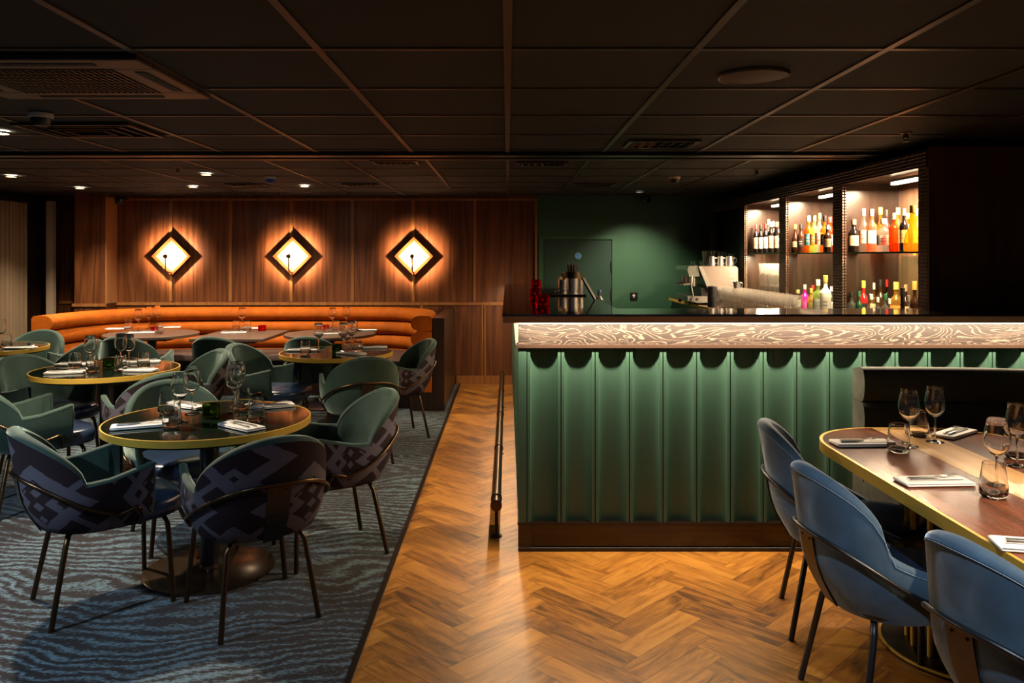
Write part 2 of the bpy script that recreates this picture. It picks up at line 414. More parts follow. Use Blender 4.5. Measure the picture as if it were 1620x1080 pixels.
def flat_mat(kind):
    k = 'flat_'+kind
    if k in _bm: return _bm[k]
    c = {'white': (.78,.74,.68), 'cream': (.70,.55,.34), 'gold': (.62,.38,.08), 'black': (.01,.01,.01), 'red': (.55,.02,.02), 'orange': (.75,.22,.04), 'blue': (.05,.18,.5), 'silver': (.4,.38,.36),
         'green': (.02,.12,.05), 'tan': (.42,.24,.12), 'yellow': (.75,.5,.06), 'pink': (.75,.05,.3), 'grey': (.22,.22,.24)}[kind]
    _bm[k] = plain(kind+'_paper', c, .45, .05); return _bm[k]

# ------------------------------------------------------------------ the room
WALLY = 9.6
fl = struct(box(-.58, 3.7, -2.5, 10.0, -.06, 0).build('floor', M['floor']))
cp = struct(box(-5.9, -.58, -2.5, 10.2, -.06, .004).build('carpet_floor', M['carpet']))
struct(box(-.592, -.568, -2.5, WALLY, 0, .010).build('trim_1', M['bronze_dark']))
struct(box(-6.0, 3.8, -2.5, 5.2, CEIL_F, CEIL_F+.05).build('ceiling', M['tile']))
struct(box(-6.0, 3.8, 5.2, 10.3, CEIL_B, CEIL_B+.05).build('ceiling', M['tile']))
g = MB()
for k in range(-9, 7):
    x = k*.62
    if -5.9 < x < 3.7:
        g.box(x-.013, x+.013, -2.5, 5.15, CEIL_F-.006, CEIL_F+.001)
        g.box(x-.013, x+.013, 5.3, 10.0, CEIL_B-.006, CEIL_B+.001)
for y in [2.59+.615*k for k in range(-8, 5)]: g.box(-5.95, 3.7, y-.012, y+.012, CEIL_F-.005, CEIL_F+.001)
for y in [6.66+.615*k for k in range(-2, 6)]: g.box(-5.95, 3.7, y-.012, y+.012, CEIL_B-.005, CEIL_B+.001)
struct(g.build('ceiling_grid_bars', M['tbar']))
struct(box(-5.95, 3.7, 5.15, 5.32, 2.205, 2.30, bev=.004).build('ceiling_beam', M['black_metal']))
struct(box(-5.95, 3.7, 5.285, 5.335, 2.198, 2.206).build('trim_2', M['tbar']))
# back wall: walnut panelling
struct(box(-4.75, .36, WALLY, WALLY+.1, 0, CEIL_B).build('wall_back', M['walnut_wall']))
for (x0, x1) in ((-5.11, -4.746),):
    struct(box(x0, x1, 9.33, WALLY+.1, 0, CEIL_B).build('wall_pier', M['walnut_wall']))
struct(box(-6.0, -5.1, 9.9, 10.0, 0, CEIL_B).build('wall_back_left', M['walnut_wall']))  # dark wood given lighter walnut in place of light that misses it
struct(box(-4.7459, -4.738, 9.335, WALLY-.001, .99, 2.25).build('trim_8', wood('lit_pier_wood', (.42, .19, .07), (.60, .30, .12), 'Z', 5, .5, .3)))  # pier's right side coloured lighter for the orange light on it
tr = MB()
XS = [(p-CX)*WALLY/F for p in (271, 365, 461, 558, 654, 751)]
for x in XS: tr.box(x-.017, x+.017, WALLY-.014, WALLY, 1.0, 2.24)
struct(tr.build('trim_3', M['walnut_trim']))
tr = MB(); tr.box(-4.746, .33, WALLY-.018, WALLY, .955, .99); tr.box(-4.746, .33, WALLY-.02, WALLY, 2.225, 2.25)
tr.box(-5.13, -4.73, 9.31, 9.33, .955, .99); tr.box(-5.6, -5.1, 9.88, 9.9, .955, .99)
struct(tr.build('trim_4', M['walnut_trim']))
struct(box(.33, .36, WALLY-.03, WALLY+.1, 0, 2.25).build('trim_5', M['walnut_trim']))
struct(box(-.62, .33, WALLY-.02, WALLY, 0, .10).build('baseboard_back', M['walnut_trim']))
lo = MB()
for x in XS[-2:]: lo.box(x+.10-.015, x+.10+.015, WALLY-.012, WALLY, .1, .955)
for x in (-.28,): lo.box(x-.015, x+.015, WALLY-.012, WALLY, .1, .955)
struct(lo.build('trim_6', M['walnut_trim']))
struct(box(.36, 3.8, WALLY, WALLY+.1, 0, CEIL_B).build('wall_back_right', M['green_paint']))
struct(box(3.6, 3.7, -2.5, 10.0, 0, CEIL_B).build('wall_right', M['teal_dark']))
struct(box(-6.0, -5.72, -2.5, 10.0, 0, CEIL_B).build('wall_left', M['dark_wood']))
struct(box(-5.545, -5.465, 9.5, 9.57, 0, 2.21).build('trim_7', M['cream_paint']))
# curtain on the left wall
cu = thing('curtain', 'beige ribbed full-height curtain hanging on the left wall', 'curtain', (-5.65, 7.2, 0))
def cfn(u, v):
    y = -2.2+u*4.25; return (.03*math.cos(2*PI*u*58)+.012*math.sin(2*PI*u*9), y, .03+v*2.14)
MB().grid(cfn, 58*8, 1).build('drape', M['curtain'], cu, smooth=True)
box(-.04, .04, -2.3, 2.1, 2.17, 2.21).build('curtain_rail', M['bronze'], cu)
# green fire door
dx0, dx1 = (852-CX)*9.58/F, (976-CX)*9.58/F; dz = EYE+33*9.58/F
d = thing('door_1', None, None, (0, WALLY, 0)); struct(d)
fm = MB(); fm.box(dx0, dx0+.06, -.035, -.001, 0, dz-.05); fm.box(dx1-.06, dx1, -.035, -.001, 0, dz-.05); fm.box(dx0, dx1, -.035, -.001, dz-.0499, dz)
fm.build('door_frame', M['green_paint'], d)
box(dx0+.065, dx1-.065, -.022, 0, .01, dz-.056).build('door_panel', plain('door_green_paint', (.012, .050, .034), .5, .08), d)
for z in (1.42, 1.08, .3): box(dx1-.075, dx1-.060, -.04, -.02, z-.05, z+.07).build('hinge', M['black_metal'], d)
# writing on the round sign
sg = thing('fire_door_sign', 'small round blue sign with two lines of white writing on the green door', 'sign', ((915-CX)*9.55/F, WALLY-.026, EYE+.003))
MB().lathe([(0, 0), (.039, 0), (.039, .003), (0, .003)], 32, M=Matrix.Rotation(PI/2, 4, 'X')).build('disc', plain('sign_blue', (.02, .30, .65), .4), sg)
MB().lathe([(.036, .003), (.039, .003), (.039, .005), (.036, .005)], 32, M=Matrix.Rotation(PI/2, 4, 'X')).build('sign_rim', M['white_plastic'], sg)
def text(body, size, loc, rot, mat, parent, name='lettering', ext=.0006):
    c = bpy.data.curves.new(name, 'FONT'); c.body = body; c.size = size; c.align_x = 'CENTER'; c.align_y = 'CENTER'; c.extrude = ext
    c.materials.append(mat); tmp = bpy.data.objects.new(name, c); me = bpy.data.meshes.new_from_object(tmp); bpy.data.objects.remove(tmp); bpy.data.curves.remove(c)
    o = bpy.data.objects.new(name, me); COL.objects.link(o); o.location = loc; o.rotation_euler = rot; o.parent = parent; return o
text('FIRE DOOR', .0125, (0, -.005, .009), (PI/2, 0, 0), M['white_plastic'], sg)
text('KEEP SHUT', .0125, (0, -.005, -.009), (PI/2, 0, 0), M['white_plastic'], sg)
# wall socket plate with an upward arrow
sp = thing('wall_call_plate', 'small black square plate with a white up arrow on the green wall', 'wall plate', ((1003-CX)*9.58/F, WALLY, EYE-63*9.58/F))
box(-.045, .045, -.014, 0, -.045, .045, bev=.004).build('plate', M['black_metal'], sp)
ar = MB(); ar.prism([(-.006, -.022), (.006, -.022), (.006, .0), (.022, .0), (0, .026), (-.022, .0), (-.006, .0)], 0, .002)
ao = ar.build('arrow', M['white_plastic'], sp); ao.rotation_euler = (PI/2, 0, 0); ao.location = (0, -.0145, 0)

# ------------------------------------------------------------------ ceiling fittings
def downlight(x, y, z, label, dim=False, r=.043):
    t = thing('ceiling_downlight', label, 'light', (x, y, z-.006))
    MB().lathe([(r, 0), (r+.012, 0), (r+.012, -.008), (r, -.010), (r, 0)], 28).build('bezel', M['white_plastic'] if dim else M['bronze'], t, smooth=True)
    MB().disc(r, -.004, 28).build('lens', M['lamp_dim' if dim else 'lamp_glow'], t)
downlight(-4.52, 7.2, CEIL_B, 'bright downlight at the far left, nearest to the left edge of the photo')
downlight(-4.57, 8.45, CEIL_B, 'bright downlight above the left end of the orange bench')
downlight(-2.68, 7.03, CEIL_B, 'bright downlight left of the blue smoke detector')
downlight(-3.3, 8.3, CEIL_B, 'bright downlight close to the panelled wall above the left round walnut table')
downlight(-2.11, 8.22, CEIL_B, 'smallest bright downlight, right of the blue smoke detector')
downlight(1.49, 8.94, CEIL_B, 'dim downlight above the green wall', True, .035)
downlight(-2.76, 4.3, CEIL_F, 'downlight at the left edge of the frame between the two large ceiling grilles')
downlight(-3.3, 2.0, CEIL_F, 'added unseen downlight over the front left corner of the carpet, above the picture')  # unseen fitting at the cool fill, added for glints on the glasses
downlight(1.95, 1.8, CEIL_F, 'downlight over the oval table, above the picture')
downlight(.35, 1.3, CEIL_F, 'downlight over the wooden aisle, above the picture')
def smoke(x, y, z, cap, label):
    t = thing('smoke_detector', label, 'smoke detector', (x, y, z-.005))
    MB().lathe([(0,0),(.055,0),(.055,-.012),(.05,-.022),(0,-.022)], 28).build('base', M['white_plastic'], t, smooth=True)
    MB().lathe([(.046,-.022),(.043,-.04),(.030,-.058),(0,-.060)], 28).build('cover', cap, t, smooth=True)
smoke((428-CX)*7.3/F, 7.3, CEIL_B, M['blue_plastic'], 'white smoke detector with a blue cover on the ceiling')
smoke((1067-CX)*7.3/F, 7.3, CEIL_B, M['black_metal'], 'white smoke detector with a black dome on the ceiling near the bar')
smoke((55-CX)*3.7/F, 3.75, CEIL_F, M['black_metal'], 'black smoke detector between the two ceiling grilles at upper left')
def sprinkler(px, y, z, label):
    t = thing('fire_sprinkler', label, 'sprinkler', ((px-CX)*y/F, y, z-.001))
    MB().lathe([(0,0),(.034,0),(.030,-.006),(.010,-.008),(.008,-.03),(0,-.03)], 20).build('rosette', M['bronze'], t, smooth=True)
    m = MB(); m.tube([(-.010,0,-.008),(-.013,0,-.03),(0,0,-.046)], .003, 6); m.tube([(.010,0,-.008),(.013,0,-.03),(0,0,-.046)], .003, 6); m.cyl(.016, -.05, -.046, 16)
    m.build('deflector', M['bronze_dark'], t)
sprinkler(1433, 4.35, CEIL_F, 'dark fire sprinkler on the ceiling above the lit bottle shelves')
sprinkler(1197, 6.75, CEIL_B, 'dark fire sprinkler on the ceiling beyond the beam, near the bar shelves')
sprinkler(281, 6.55, CEIL_B, 'dark fire sprinkler left of the brightest downlight')
sprinkler(757, 9.0, CEIL_B, 'small fire sprinkler above the right end of the panelled wall')
sprinkler(441, 9.0, CEIL_B, 'small fire sprinkler above the middle of the panelled wall')
def vent(x, y, z, w, dd, label, dirs='x'):
    t = thing('air_diffuser', label, 'vent', (x, y, z-.004))
    f = MB()
    for a in ((-w/2, w/2, -dd/2, -dd/2+.025), (-w/2, w/2, dd/2-.025, dd/2), (-w/2, -w/2+.025, -dd/2+.025, dd/2-.025), (w/2-.025, w/2, -dd/2+.025, dd/2-.025)): f.box(*a, -.010, .002)
    f.build('frame', M['tbar'], t)
    sl = MB(); n = 7
    for k in range(n):
        xx = -w/2+.04+(w-.08)*k/(n-1); sl.box(-.003, .003, -dd/2+.026, dd/2-.026, -.018, .018, M=Matrix.Translation((xx, 0, -.002)) @ Matrix.Rotation(.6 if xx > 0 else -.6, 4, 'Y'))
    sl.build('louvres', M['tbar'], t); box(-w/2+.02, w/2-.02, -dd/2+.02, dd/2-.02, .001, .003).build('backing', M['black'], t)
vent((627-CX)*6.2/F, 6.15, CEIL_B, .36, .22, 'slotted ceiling vent just beyond the beam, over the middle of the room')
vent((572-CX)*8.1/F, 8.1, CEIL_B, .36, .22, 'slotted ceiling vent near the panelled wall, above its third lamp')
vent((392-CX)*8.1/F, 8.1, CEIL_B, .40, .22, 'slotted ceiling vent between the two small downlights by the wall')
vent((1045-CX)*4.75/F, 4.75, CEIL_F, .42, .30, 'slotted ceiling vent in front of the beam, above the bar')
vent((938-CX)*8.15/F, 8.1, CEIL_B, .42, .25, 'slotted ceiling vent near the green wall')
vent((857-CX)*6.3/F, 6.25, CEIL_B, .40, .22, 'dark slotted ceiling vent just beyond the beam, above the aisle')
# large cassette unit
t = thing('air_conditioning_cassette', 'large square black air conditioning grille in the ceiling at upper left', 'air conditioner', (-1.66, 2.97, CEIL_F-.012))
f = MB(); w = .42
for a in ((-w, w, -.33, -.20), (-w, w, .20, .33), (-w, -.27, -.20, .20), (.27, w, -.20, .20)): f.box(*a, -.014, .01, bev=.004)
f.build('surround', M['tbar'], t)
f = MB()
for a in ((-.25, .25, -.285, -.255), (-.25, .25, .255, .285), (-.375, -.335, -.16, .16), (.335, .375, -.16, .16)): f.box(*a, -.0165, -.013)
f.build('air_slot', M['black'], t)
f = MB()
for k in range(24): f.box(-.265+k*.53/23-.003, -.265+k*.53/23+.003, -.20, .20, -.018, -.006)
for k in range(9): f.box(-.27, .27, -.195+k*.39/8-.004, -.195+k*.39/8+.004, -.016, -.008)
f.build('grille', M['tbar'], t); box(-.27, .27, -.2, .2, -.004, .004).build('filter', M['black'], t)
t = thing('square_ceiling_diffuser', 'square black ceiling diffuser with nested frames at upper left, beyond the cassette', 'vent', (-2.22, 4.22, CEIL_F-.006))
for k, r in enumerate((.30, .235, .17, .105)):
    f = MB(); b = .022 if k == 0 else .008; ry = r*.72
    for a in ((-r, r, -ry, -ry+b), (-r, r, ry-b, ry), (-r, -r+b, -ry+b, ry-b), (r-b, r, -ry+b, ry-b)): f.box(*a, -.012-.003*k, .002)
    f.build('outer_frame' if k == 0 else 'cone_ring', M['tbar'] if k == 0 else M['black_metal'], t)
box(-.28, .28, -.20, .20, 0, .003).build('backing', M['black'], t)
t = thing('ceiling_speaker', 'round flush ceiling speaker at upper right', 'speaker', (.92, 2.96, CEIL_F-.001))
MB().lathe([(0,-.010),(.122,-.010),(.131,-.006),(.131,0),(0,0)], 40).build('speaker_grille', plain('speaker_mesh', (.07,.045,.035), .6), t, smooth=True)
MB().lathe([(.122,-.011),(.128,-.013),(.133,-.006),(.133,0),(.122,0)], 40).build('rim', M['tbar'], t, smooth=True)
def camdome(px, py, y, label):
    z = EYE+(CY-py)*y/F
    t = thing('security_camera', label, 'camera', ((px-CX)*y/F, y, z))
    box(-.05, .05, -.02, .10, .02, .055, bev=.006).build('bracket', M['black_metal'], t)
    MB().lathe([(0,-.05),(.03,-.043),(.048,-.018),(.05,.02),(0,.02)], 24).build('dome', plain('camera_black', (.01,.01,.012), .1), t, smooth=True)
camdome(189, 318, 9.25, 'black dome security camera on the wood pier at left')
camdome(1022, 316, 9.5, 'black dome security camera at the top of the green wall')

# ------------------------------------------------------------------ wall lamps
def sconce(px, label, first=None):
    x = (px-CX)*9.5/F
    t = thing('diamond_wall_lamp', label, 'lamp', (x, WALLY, EYE-.002), group='diamond wall lamps on the panelled wall')
    R = .235
    f = MB()
    for k in range(4):     # frame bars of the diamond, a folded rim
        a0, a1 = PI/2*k, PI/2*(k+1)
        P = lambda a, r, y: (r*math.cos(a), y, r*math.sin(a))
        f.add([P(a0,R,-.065), P(a1,R,-.065), P(a0,R-.045,-.045), P(a1,R-.045,-.045), P(a0,R,-.048), P(a1,R,-.048)], [(0,1,3,2), (0,1,5,4), (4,5,3,2)])
    f.build('frame', M['brass_pale'], t)
    r = R-.045
    b = MB(); b.add([(r,-.046,0),(0,-.046,r),(-r,-.046,0),(0,-.046,-r),(0,-.030,0)], [(0,1,4),(1,2,4),(2,3,4),(3,0,4)])
    b.build('reflector', M['reflector'], t)
    MB().lathe([(.005,0),(.06,.004),(.12,.012),(.135,.024),(.128,.026),(.118,.016),(.06,.008),(.005,.004)], 40, M=Matrix.Translation((0,-.05,0)) @ Matrix.Rotation(PI/2, 4, 'X')).build('glass_dish', M['dish_glass'], t, smooth=True)
    box(-.03, .03, -.046, 0, -.03, .03).build('wall_mount', M['bronze_dark'], t)
    s = MB(); s.tube([(0,-.06,-.19),(0,-.12,-.195),(0,-.215,-.175),(0,-.22,-.16),(0,-.22,-.02)], .007, 8)
    s.build('stem', M['bronze_dark'], t, smooth=True)
    MB().lathe([(0,-.026),(.013,-.023),(.023,-.013),(.026,0),(.023,.013),(.013,.023),(0,.026)], 20, c=(0,-.225,0)).build('ball', M['bronze_dark'], t, smooth=True)
    MB().lathe([(0,0),(.018,0),(.018,.004),(0,.004)], 20, M=Matrix.Translation((0,-.196,0)) @ Matrix.Rotation(PI/2, 4, 'X')).build('lamp_lens', M['led'], t)
    light('wall_lamp_light', 'SPOT', (x, WALLY-.19, EYE), 130, (1, .68, .44), (x, WALLY, EYE), spot_size=math.radians(144), spot_blend=.45, shadow_soft_size=.010)
M['dish_glass'] = glassmat('thin_dish_glass', (1,1,1), 1)
M['brass_pale'] = plain('pale_gold_metal', (.050, .017, .0045), .9, spec=.02)
M['reflector'] = plain('cream_reflector', (.10, .066, .038), .9, .03, spec=.02)
sconce(268.5, 'glowing diamond-shaped wall lamp, leftmost of the three on the panelled wall')
sconce(461, 'glowing diamond-shaped wall lamp, middle one of the three on the panelled wall')
sconce(654, 'glowing diamond-shaped wall lamp, rightmost of the three, nearest to the green wall')

# ------------------------------------------------------------------ the bar
bar = thing('bar_counter', 'long bar front of deep green fluted panels under a lit wood band', 'bar', (BX0, BY0, 0))
bounds = [833.7, 887.6, 941.5, 995.7, 1049, 1102, 1155.4, 1207.4, 1260.4, 1312.3, 1364.1, 1416, 1467.3, 1519, 1570, 1621, 1672, 1722, 1772]
bx = [(p-CX)*BY0/F-BX0 for p in bounds]
Z0, Z1 = .152, 1.072
def flute(x0, x1, depth=.050, mar=.017, n=26):
    "plan points of one concave panel, x along, y into the bar"
    pts = [(x0+.0025, 0), (x0+mar, 0), (x0+mar+.001, .012)]
    a, b = x0+mar+.001, x1-mar-.001
    for k in range(1, n):
        u = k/n; pts.append((a+(b-a)*u, .012+(depth-.012)*(1-abs(2*u-1)**3)))
    pts += [(b, .012), (x1-mar, 0), (x1-.0025, 0)]
    return pts
def extr(pts, z0, z1, nz=1):
    m = MB(); k = len(pts)
    m.v = [(x, y, z0) for x, y in pts]+[(x, y, z1) for x, y in pts]
    m.f = [(i, i+1, k+i+1, k+i) for i in range(k-1)]; return m
for i in range(len(bx)-1):
    pts = flute(bx[i], bx[i+1]); pts = pts+[(bx[i+1]-.0025, .07), (bx[i]+.0025, .07)]
    k = len(pts); m = extr(pts, Z0, Z1); m.f += [tuple(range(k)), tuple(range(k, 2*k))]
    m.build('fluted_panel', M['bar_green'], bar, smooth=30)
box(0, bx[0]-.0015, -.002, .07, Z0, Z1).build('corner_post', M['bar_green'], bar)
# side return, same flutes running away from the camera
sd = MB(); ny = 28; pitch = (9.52-BY0-.06)/ny
for i in range(ny):
    pts = [(y, x) for x, y in [(p[0], p[1]) for p in flute(.06+i*pitch, .06+(i+1)*pitch, .045)]]
    e = extr(pts, Z0, Z1); sd.add(e.v, e.f)
sd.build('side_panelling', M['bar_green'], bar, smooth=30)
box(.01, 3.3, .071, .16, 0, 1.2).build('carcass', M['black'], bar)
box(.055, .14, .12, 5.4, 0, 1.2).build('carcass', M['black'], bar)
m = MB(); m.box(-.010, 3.3, -.012, .075, 1.069, 1.086); m.box(-.012, .10, .0, 5.4, 1.069, 1.086); m.build('ledge_trim', M['tbar'], bar)
box(0.0, 3.3, .012, .05, 1.086, 1.207).build('fascia', M['fascia'], bar)
box(0.0, .04, .05, 5.4, 1.086, 1.207).build('side_fascia', M['cream_paint'], bar)
m = MB(); m.box(.0, 3.3, -.004, .07, .140, .153); m.box(-.004, .07, 0, 5.4, .140, .153); m.build('base_trim', M['bronze_dark'], bar)
m = MB(); m.box(.0, 3.3, .012, .075, 0, .140); m.box(.004, .07, 0, 5.4, 0, .140); m.build('plinth', M['plinth_wood'], bar)
box(.0, 3.3, -.002, .014, 0, .022, bev=.003).build('plinth_bead', M['black_metal'], bar)
m = MB(); m.box(.0, 3.3, -.080, -.068, 1.2005, 1.2065); m.build('led_tape', M['led'], bar)
box(-.060, -.050, .1, 5.3, 1.2005, 1.2065).build('led_tape', M['led'], bar)
# continuous worktop, L shaped
wt = thing('bar_worktop', 'glossy black streaked worktop running along and around the bar', 'worktop', (BX0, BY0, 0))
outl = [(-.084, -.10), (3.35, -.10), (3.35, .36), (.565, .36), (.565, 4.2), (-.084, 4.2)]
MB().prism(outl, 1.241, 1.252).build('top_slab', M['counter'], wt)
o2 = [(-.080, -.096), (3.35, -.096), (3.35, -.06), (-.05, -.06), (-.05, 4.2), (-.080, 4.2)]
MB().prism(o2, 1.207, 1.241).build('edge_band', plain('antique_bronze_band', (.52, .36, .22), .5, metal=.2), wt)
MB().prism([(-.05, -.06), (3.3, -.06), (3.3, .3), (.5, .3), (.5, 4.15), (-.05, 4.15)], 1.208, 1.2405).build('underside_board', M['cream_paint'], wt)
# foot rail
fr = thing('foot_rail', 'long bronze foot rail on a short post along the left side of the bar', 'foot rail', (-.062, 4.3, 0))
MB().tube([(0, 0, .19), (0, 4.9, .19)], .026, 20).build('rail', M['bronze'], fr, smooth=True)
for y in (.02, .14, 1.3, 2.5, 3.7): MB().tube([(0, y-.012, .19), (0, y+.012, .19)], .031, 20).build('collar', M['bronze'], fr, smooth=True)
for y in (.08, 1.9, 3.8):
    MB().tube([(0, y, .165), (0, y, .012)], .009, 12).build('post', M['bronze_dark'], fr, smooth=True)
    MB().lathe([(0,0),(.032,0),(.032,.006),(.012,.014),(0,.014)], 24, c=(0, y, 0)).build('foot_plate', M['bronze_dark'], fr, smooth=True)
# back counter & inner counter behind the bar
bc = thing('back_counter', 'dark counter behind the bar carrying the coffee machine and glasses', 'counter', (1.95, 4.7, 0))
box(0, .47, 0, 4.85, 1.02, 1.05, bev=.003).build('counter_top', M['dark_wood'], bc)
box(.03, .47, .02, 4.83, 0, 1.02).build('cabinet_body', M['black_metal'], bc)
box(-.004, .0, 0, 4.85, 1.02, 1.05).build('edge_strip', M['brass'], bc)
ic = thing('under_bar_shelf', 'dark shelf on the bartender side under the bar worktop', 'shelf', (.64, 5.2, 0))
box(0, .22, 0, 2.4, 1.0, 1.03).build('shelf_top', M['steel'], ic); box(.02, .20, .05, 2.35, 0, 1.0).build('cabinet_body', M['black_metal'], ic)

# ------------------------------------------------------------------ shelving unit
UX = 2.42
su = thing('bar_shelving_unit', 'tall dark back-bar shelving with lit bays and studded metal posts', 'shelving unit', (UX, 4.56, 0))
Y = lambda px: 1250*UX/(px-CX)-4.56
posts = [(4.56-4.56, Y(1452)), (Y(1332), Y(1317)), (Y(1242), Y(1232)), (Y(1177.5), Y(1170)), (Y(1127.5), Y(1122.5))]
for a, b in posts: box(0, .03, a, b, .0, 2.066).build('studded_post', M['mosaic'], su)
box(-.008, .03, 0, posts[-1][1], 2.066, 2.163).build('studded_header', M['mosaic'], su)
for a, b in posts: box(.03, .44, (a+b)/2-.02, (a+b)/2+.02, .9, 2.12).build('divider', M['dark_wood'], su)
m = MB(); m.box(.03, .50, 0, posts[-1][1], 2.075, 2.10); m.build('bay_ceiling', M['dark_wood'], su)
box(.44, .50, 0, posts[-1][1], 0, 2.12).build('back_board', wood('bay_back_wood', (.075, .036, .019), (.16, .085, .05), 'Z', 6, .30, .5), su)
box(.03, .44, 0, posts[-1][1], 1.0, 1.05).build('bay_floor', M['dark_wood'], su)
box(0, .9, -.02, 0, 0, 2.18).build('end_panel', wood('end_panel_wood', (.05, .024, .009), (.13, .060, .022), 'Z', 5, .42, .5), su)
box(.875, .885, -.03, -.02, 0, 2.15).build('edge_bead', M['chrome'], su)
box(.10, .12, posts[3][1], posts[4][0], 1.05, 2.07).build('cupboard_door', M['black_metal'], su)
MB().box(-.005, 0, 0, posts[-1][1], 2.160, 2.168).build('top_bead', M['bronze_dark'], su)
M['shelf_edge'] = plain('green_glass_edge', (.05, .34, .22), .15)
bays = []
for i in range(3): bays.append((posts[i][1], posts[i+1][0]))
for i, (a, b) in enumerate(bays):
    nm = ('right', 'middle', 'left')[i]
    gs = thing('glass_shelf', f'green-edged glass shelf in the {nm} lit bay behind the bar', 'shelf', (UX+.04, 4.56+a+.008, 1.568), group='glass shelves')
    box(0, .385, 0, b-a-.016, 0, .010).build('glass_sheet', M['shelf_glass'], gs)
    box(-.001, 0, 0, b-a-.016, -.0005, .0105).build('polished_edge', M['shelf_edge'], gs)
    for q in (.2, .5, .8): box(.37, .386, (b-a)*q-.006, (b-a)*q+.006, -.012, 0).build('bracket', M['brass'], gs)
    L = thing('led_bar', f'glowing strip light under the top of the {nm} bay', 'light', (UX+.14, 4.56+a+.28, 2.03), group='shelf strip lights')
    box(0, .030, 0, .34, .012, .03).build('housing', M['steel'], L); box(-.002, .032, .003, .337, -.006, .012).build('diffuser', M['led_bar'], L)
    areal('shelf_light', (UX+.20, 4.56+(a+b)/2, 2.03), (0, 0, 0), .05, (b-a)*.8, 100, WARM2)
    # strip light under the glass shelf washing the lower bottles
    areal('shelf_light', (UX+.10, 4.56+(a+b)/2, 1.555), (0, 0, 0), .02, (b-a)*.8, (10, 12, 60)[i], WARM2)

# ------------------------------------------------------------------ bottles
ORD = ['first','second','third','fourth','fifth','sixth','seventh','eighth','ninth','tenth','eleventh','twelfth','thirteenth','fourteenth','fifteenth','sixteenth','seventeenth','eighteenth']
def bottle(px, ytop, X, base, w, body, cap, lab, row, idx, shape='std', labz=(.18, .55), lcol=None):
    y = F*X/(px-CX); z1 = EYE+(CY-ytop)*y/F; h = max(.16, min(.42, z1-base))
    r = w*y/F/2/1.0
    r = max(.024, min(.075, r))
    if shape == 'wine': prof = [(0,0),(.97*r,0),(r,.01),(r,.60*h),(.9*r,.66*h),(.42*r,.76*h),(.38*r,.80*h),(.38*r,.86*h)]
    elif shape == 'bell': prof = [(0,0),(.96*r,0),(r,.03),(.98*r,.20*h),(.80*r,.40*h),(.46*r,.52*h),(.36*r,.58*h),(.50*r,.70*h),(.34*r,.78*h),(.30*r,.86*h)]
    elif shape == 'taper': prof = [(0,0),(.96*r,0),(r,.01),(r,.42*h),(.55*r,.62*h),(.36*r,.72*h),(.34*r,.86*h)]
    elif shape == 'cone': prof = [(0,0),(.97*r,0),(r,.02),(.7*r,.35*h),(.38*r,.58*h),(.32*r,.86*h)]
    else: prof = [(0,0),(.96*r,0),(r,.01),(r,.58*h),(.88*r,.64*h),(.45*r,.70*h),(.36*r,.74*h),(.36*r,.86*h)]
    colour = {'clear':'clear','amber':'amber','rust':'red-brown','gold':'golden','rose':'rose-tinted','lime':'yellow-green','teal':'blue-green','yellow':'yellow','black':'black','brown':'dark brown','magenta':'bright pink','white':'white','green':'dark green','red':'dark red'}[body]
    lbl = f"{colour} bottle with {cap} cap" + (f" and {lab} label" if lab else "") + f", {ORD[idx]} from left, {row}"
    t = thing('bottle', lbl, 'bottle', (X, y, base), group='bottles, '+row)
    MB().lathe(prof, 20).build('bottle_body', body_mat(body), t, smooth=True)
    neck = prof[-1][0]; cm = flat_mat(cap)
    MB().lathe([(0,h),(neck*1.12,h),(neck*1.18,.985*h),(neck*1.18,.84*h),(neck*1.02,.84*h)], 16).build('cap', cm, t, smooth=True)
    if lab:
        z0, zz = labz[0]*h, labz[1]*h
        rr = r*(.86 if shape == 'bell' else 1)+.0012
        if shape == 'bell': zz = min(zz, .2*h); rr = r+.001
        if shape in ('taper',): zz = min(zz, .40*h)
        if shape == 'cone': zz = min(zz, .30*h); rr = r*.98
        a = math.atan2(-y, -X)
        MB().lathe([(rr,z0),(rr,zz)], 14, a0=a-1.15, a1=a+.95).build('label', flat_mat(lab), t, smooth=True)
        m = MB()     # a printed line or two
        for q in (.35, .62): m.lathe([(rr+.0006, z0+(zz-z0)*q), (rr+.0006, z0+(zz-z0)*(q+.07))], 8, a0=a-.5, a1=a+.3)
        m.build('printed_line', flat_mat({'white':'grey','cream':'tan','black':'silver','blue':'white','orange':'white','grey':'silver','green':'cream','red':'white','tan':'black','yellow':'black'}.get(lab,'grey')), t)
XF, XR = 2.53, 2.68; UB = 1.579; LB = 1.052
right_up = [(1351,347,XF,16,'black','tan','cream','std'),(1366,330,XF,14,'clear','white','white','std'),(1379,331,XF,16,'rose','silver','white','std'),(1393,328,XR,15,'amber','gold',None,'taper'),
 (1398,346,XF-.02,22,'clear','white','white','std'),(1403,332,XR,11,'brown','black',None,'std'),(1414,337,XF,15,'rust','cream',None,'std'),(1421,328.5,XR,14,'amber','gold','cream','std'),(1430,330,XF+.03,13,'black','silver','gold','std'),
 (1437,337,XR,12,'amber','gold',None,'std'),(1444.5,325,XF-.02,28,'gold','gold',None,'bell'),(1452,330,XR,14,'clear','white','white','std')]
mid_up = [(1258,355,XF,12,'brown','gold','cream','taper'),(1267,355,XF,12,'brown','black','black','std'),(1273,366,XR,12,'brown','black','grey','std'),(1279,341,XF,13,'amber','white','blue','std'),(1288,341,XF,14,'lime','tan','orange','std'),
 (1296,337,XF,13,'clear','gold','white','std'),(1304.7,341,XF,13,'amber','black','black','std'),(1309,356,XF-.02,13,'brown','silver','cream','std'),(1314,343,XR,13,'rust','red','cream','std')]
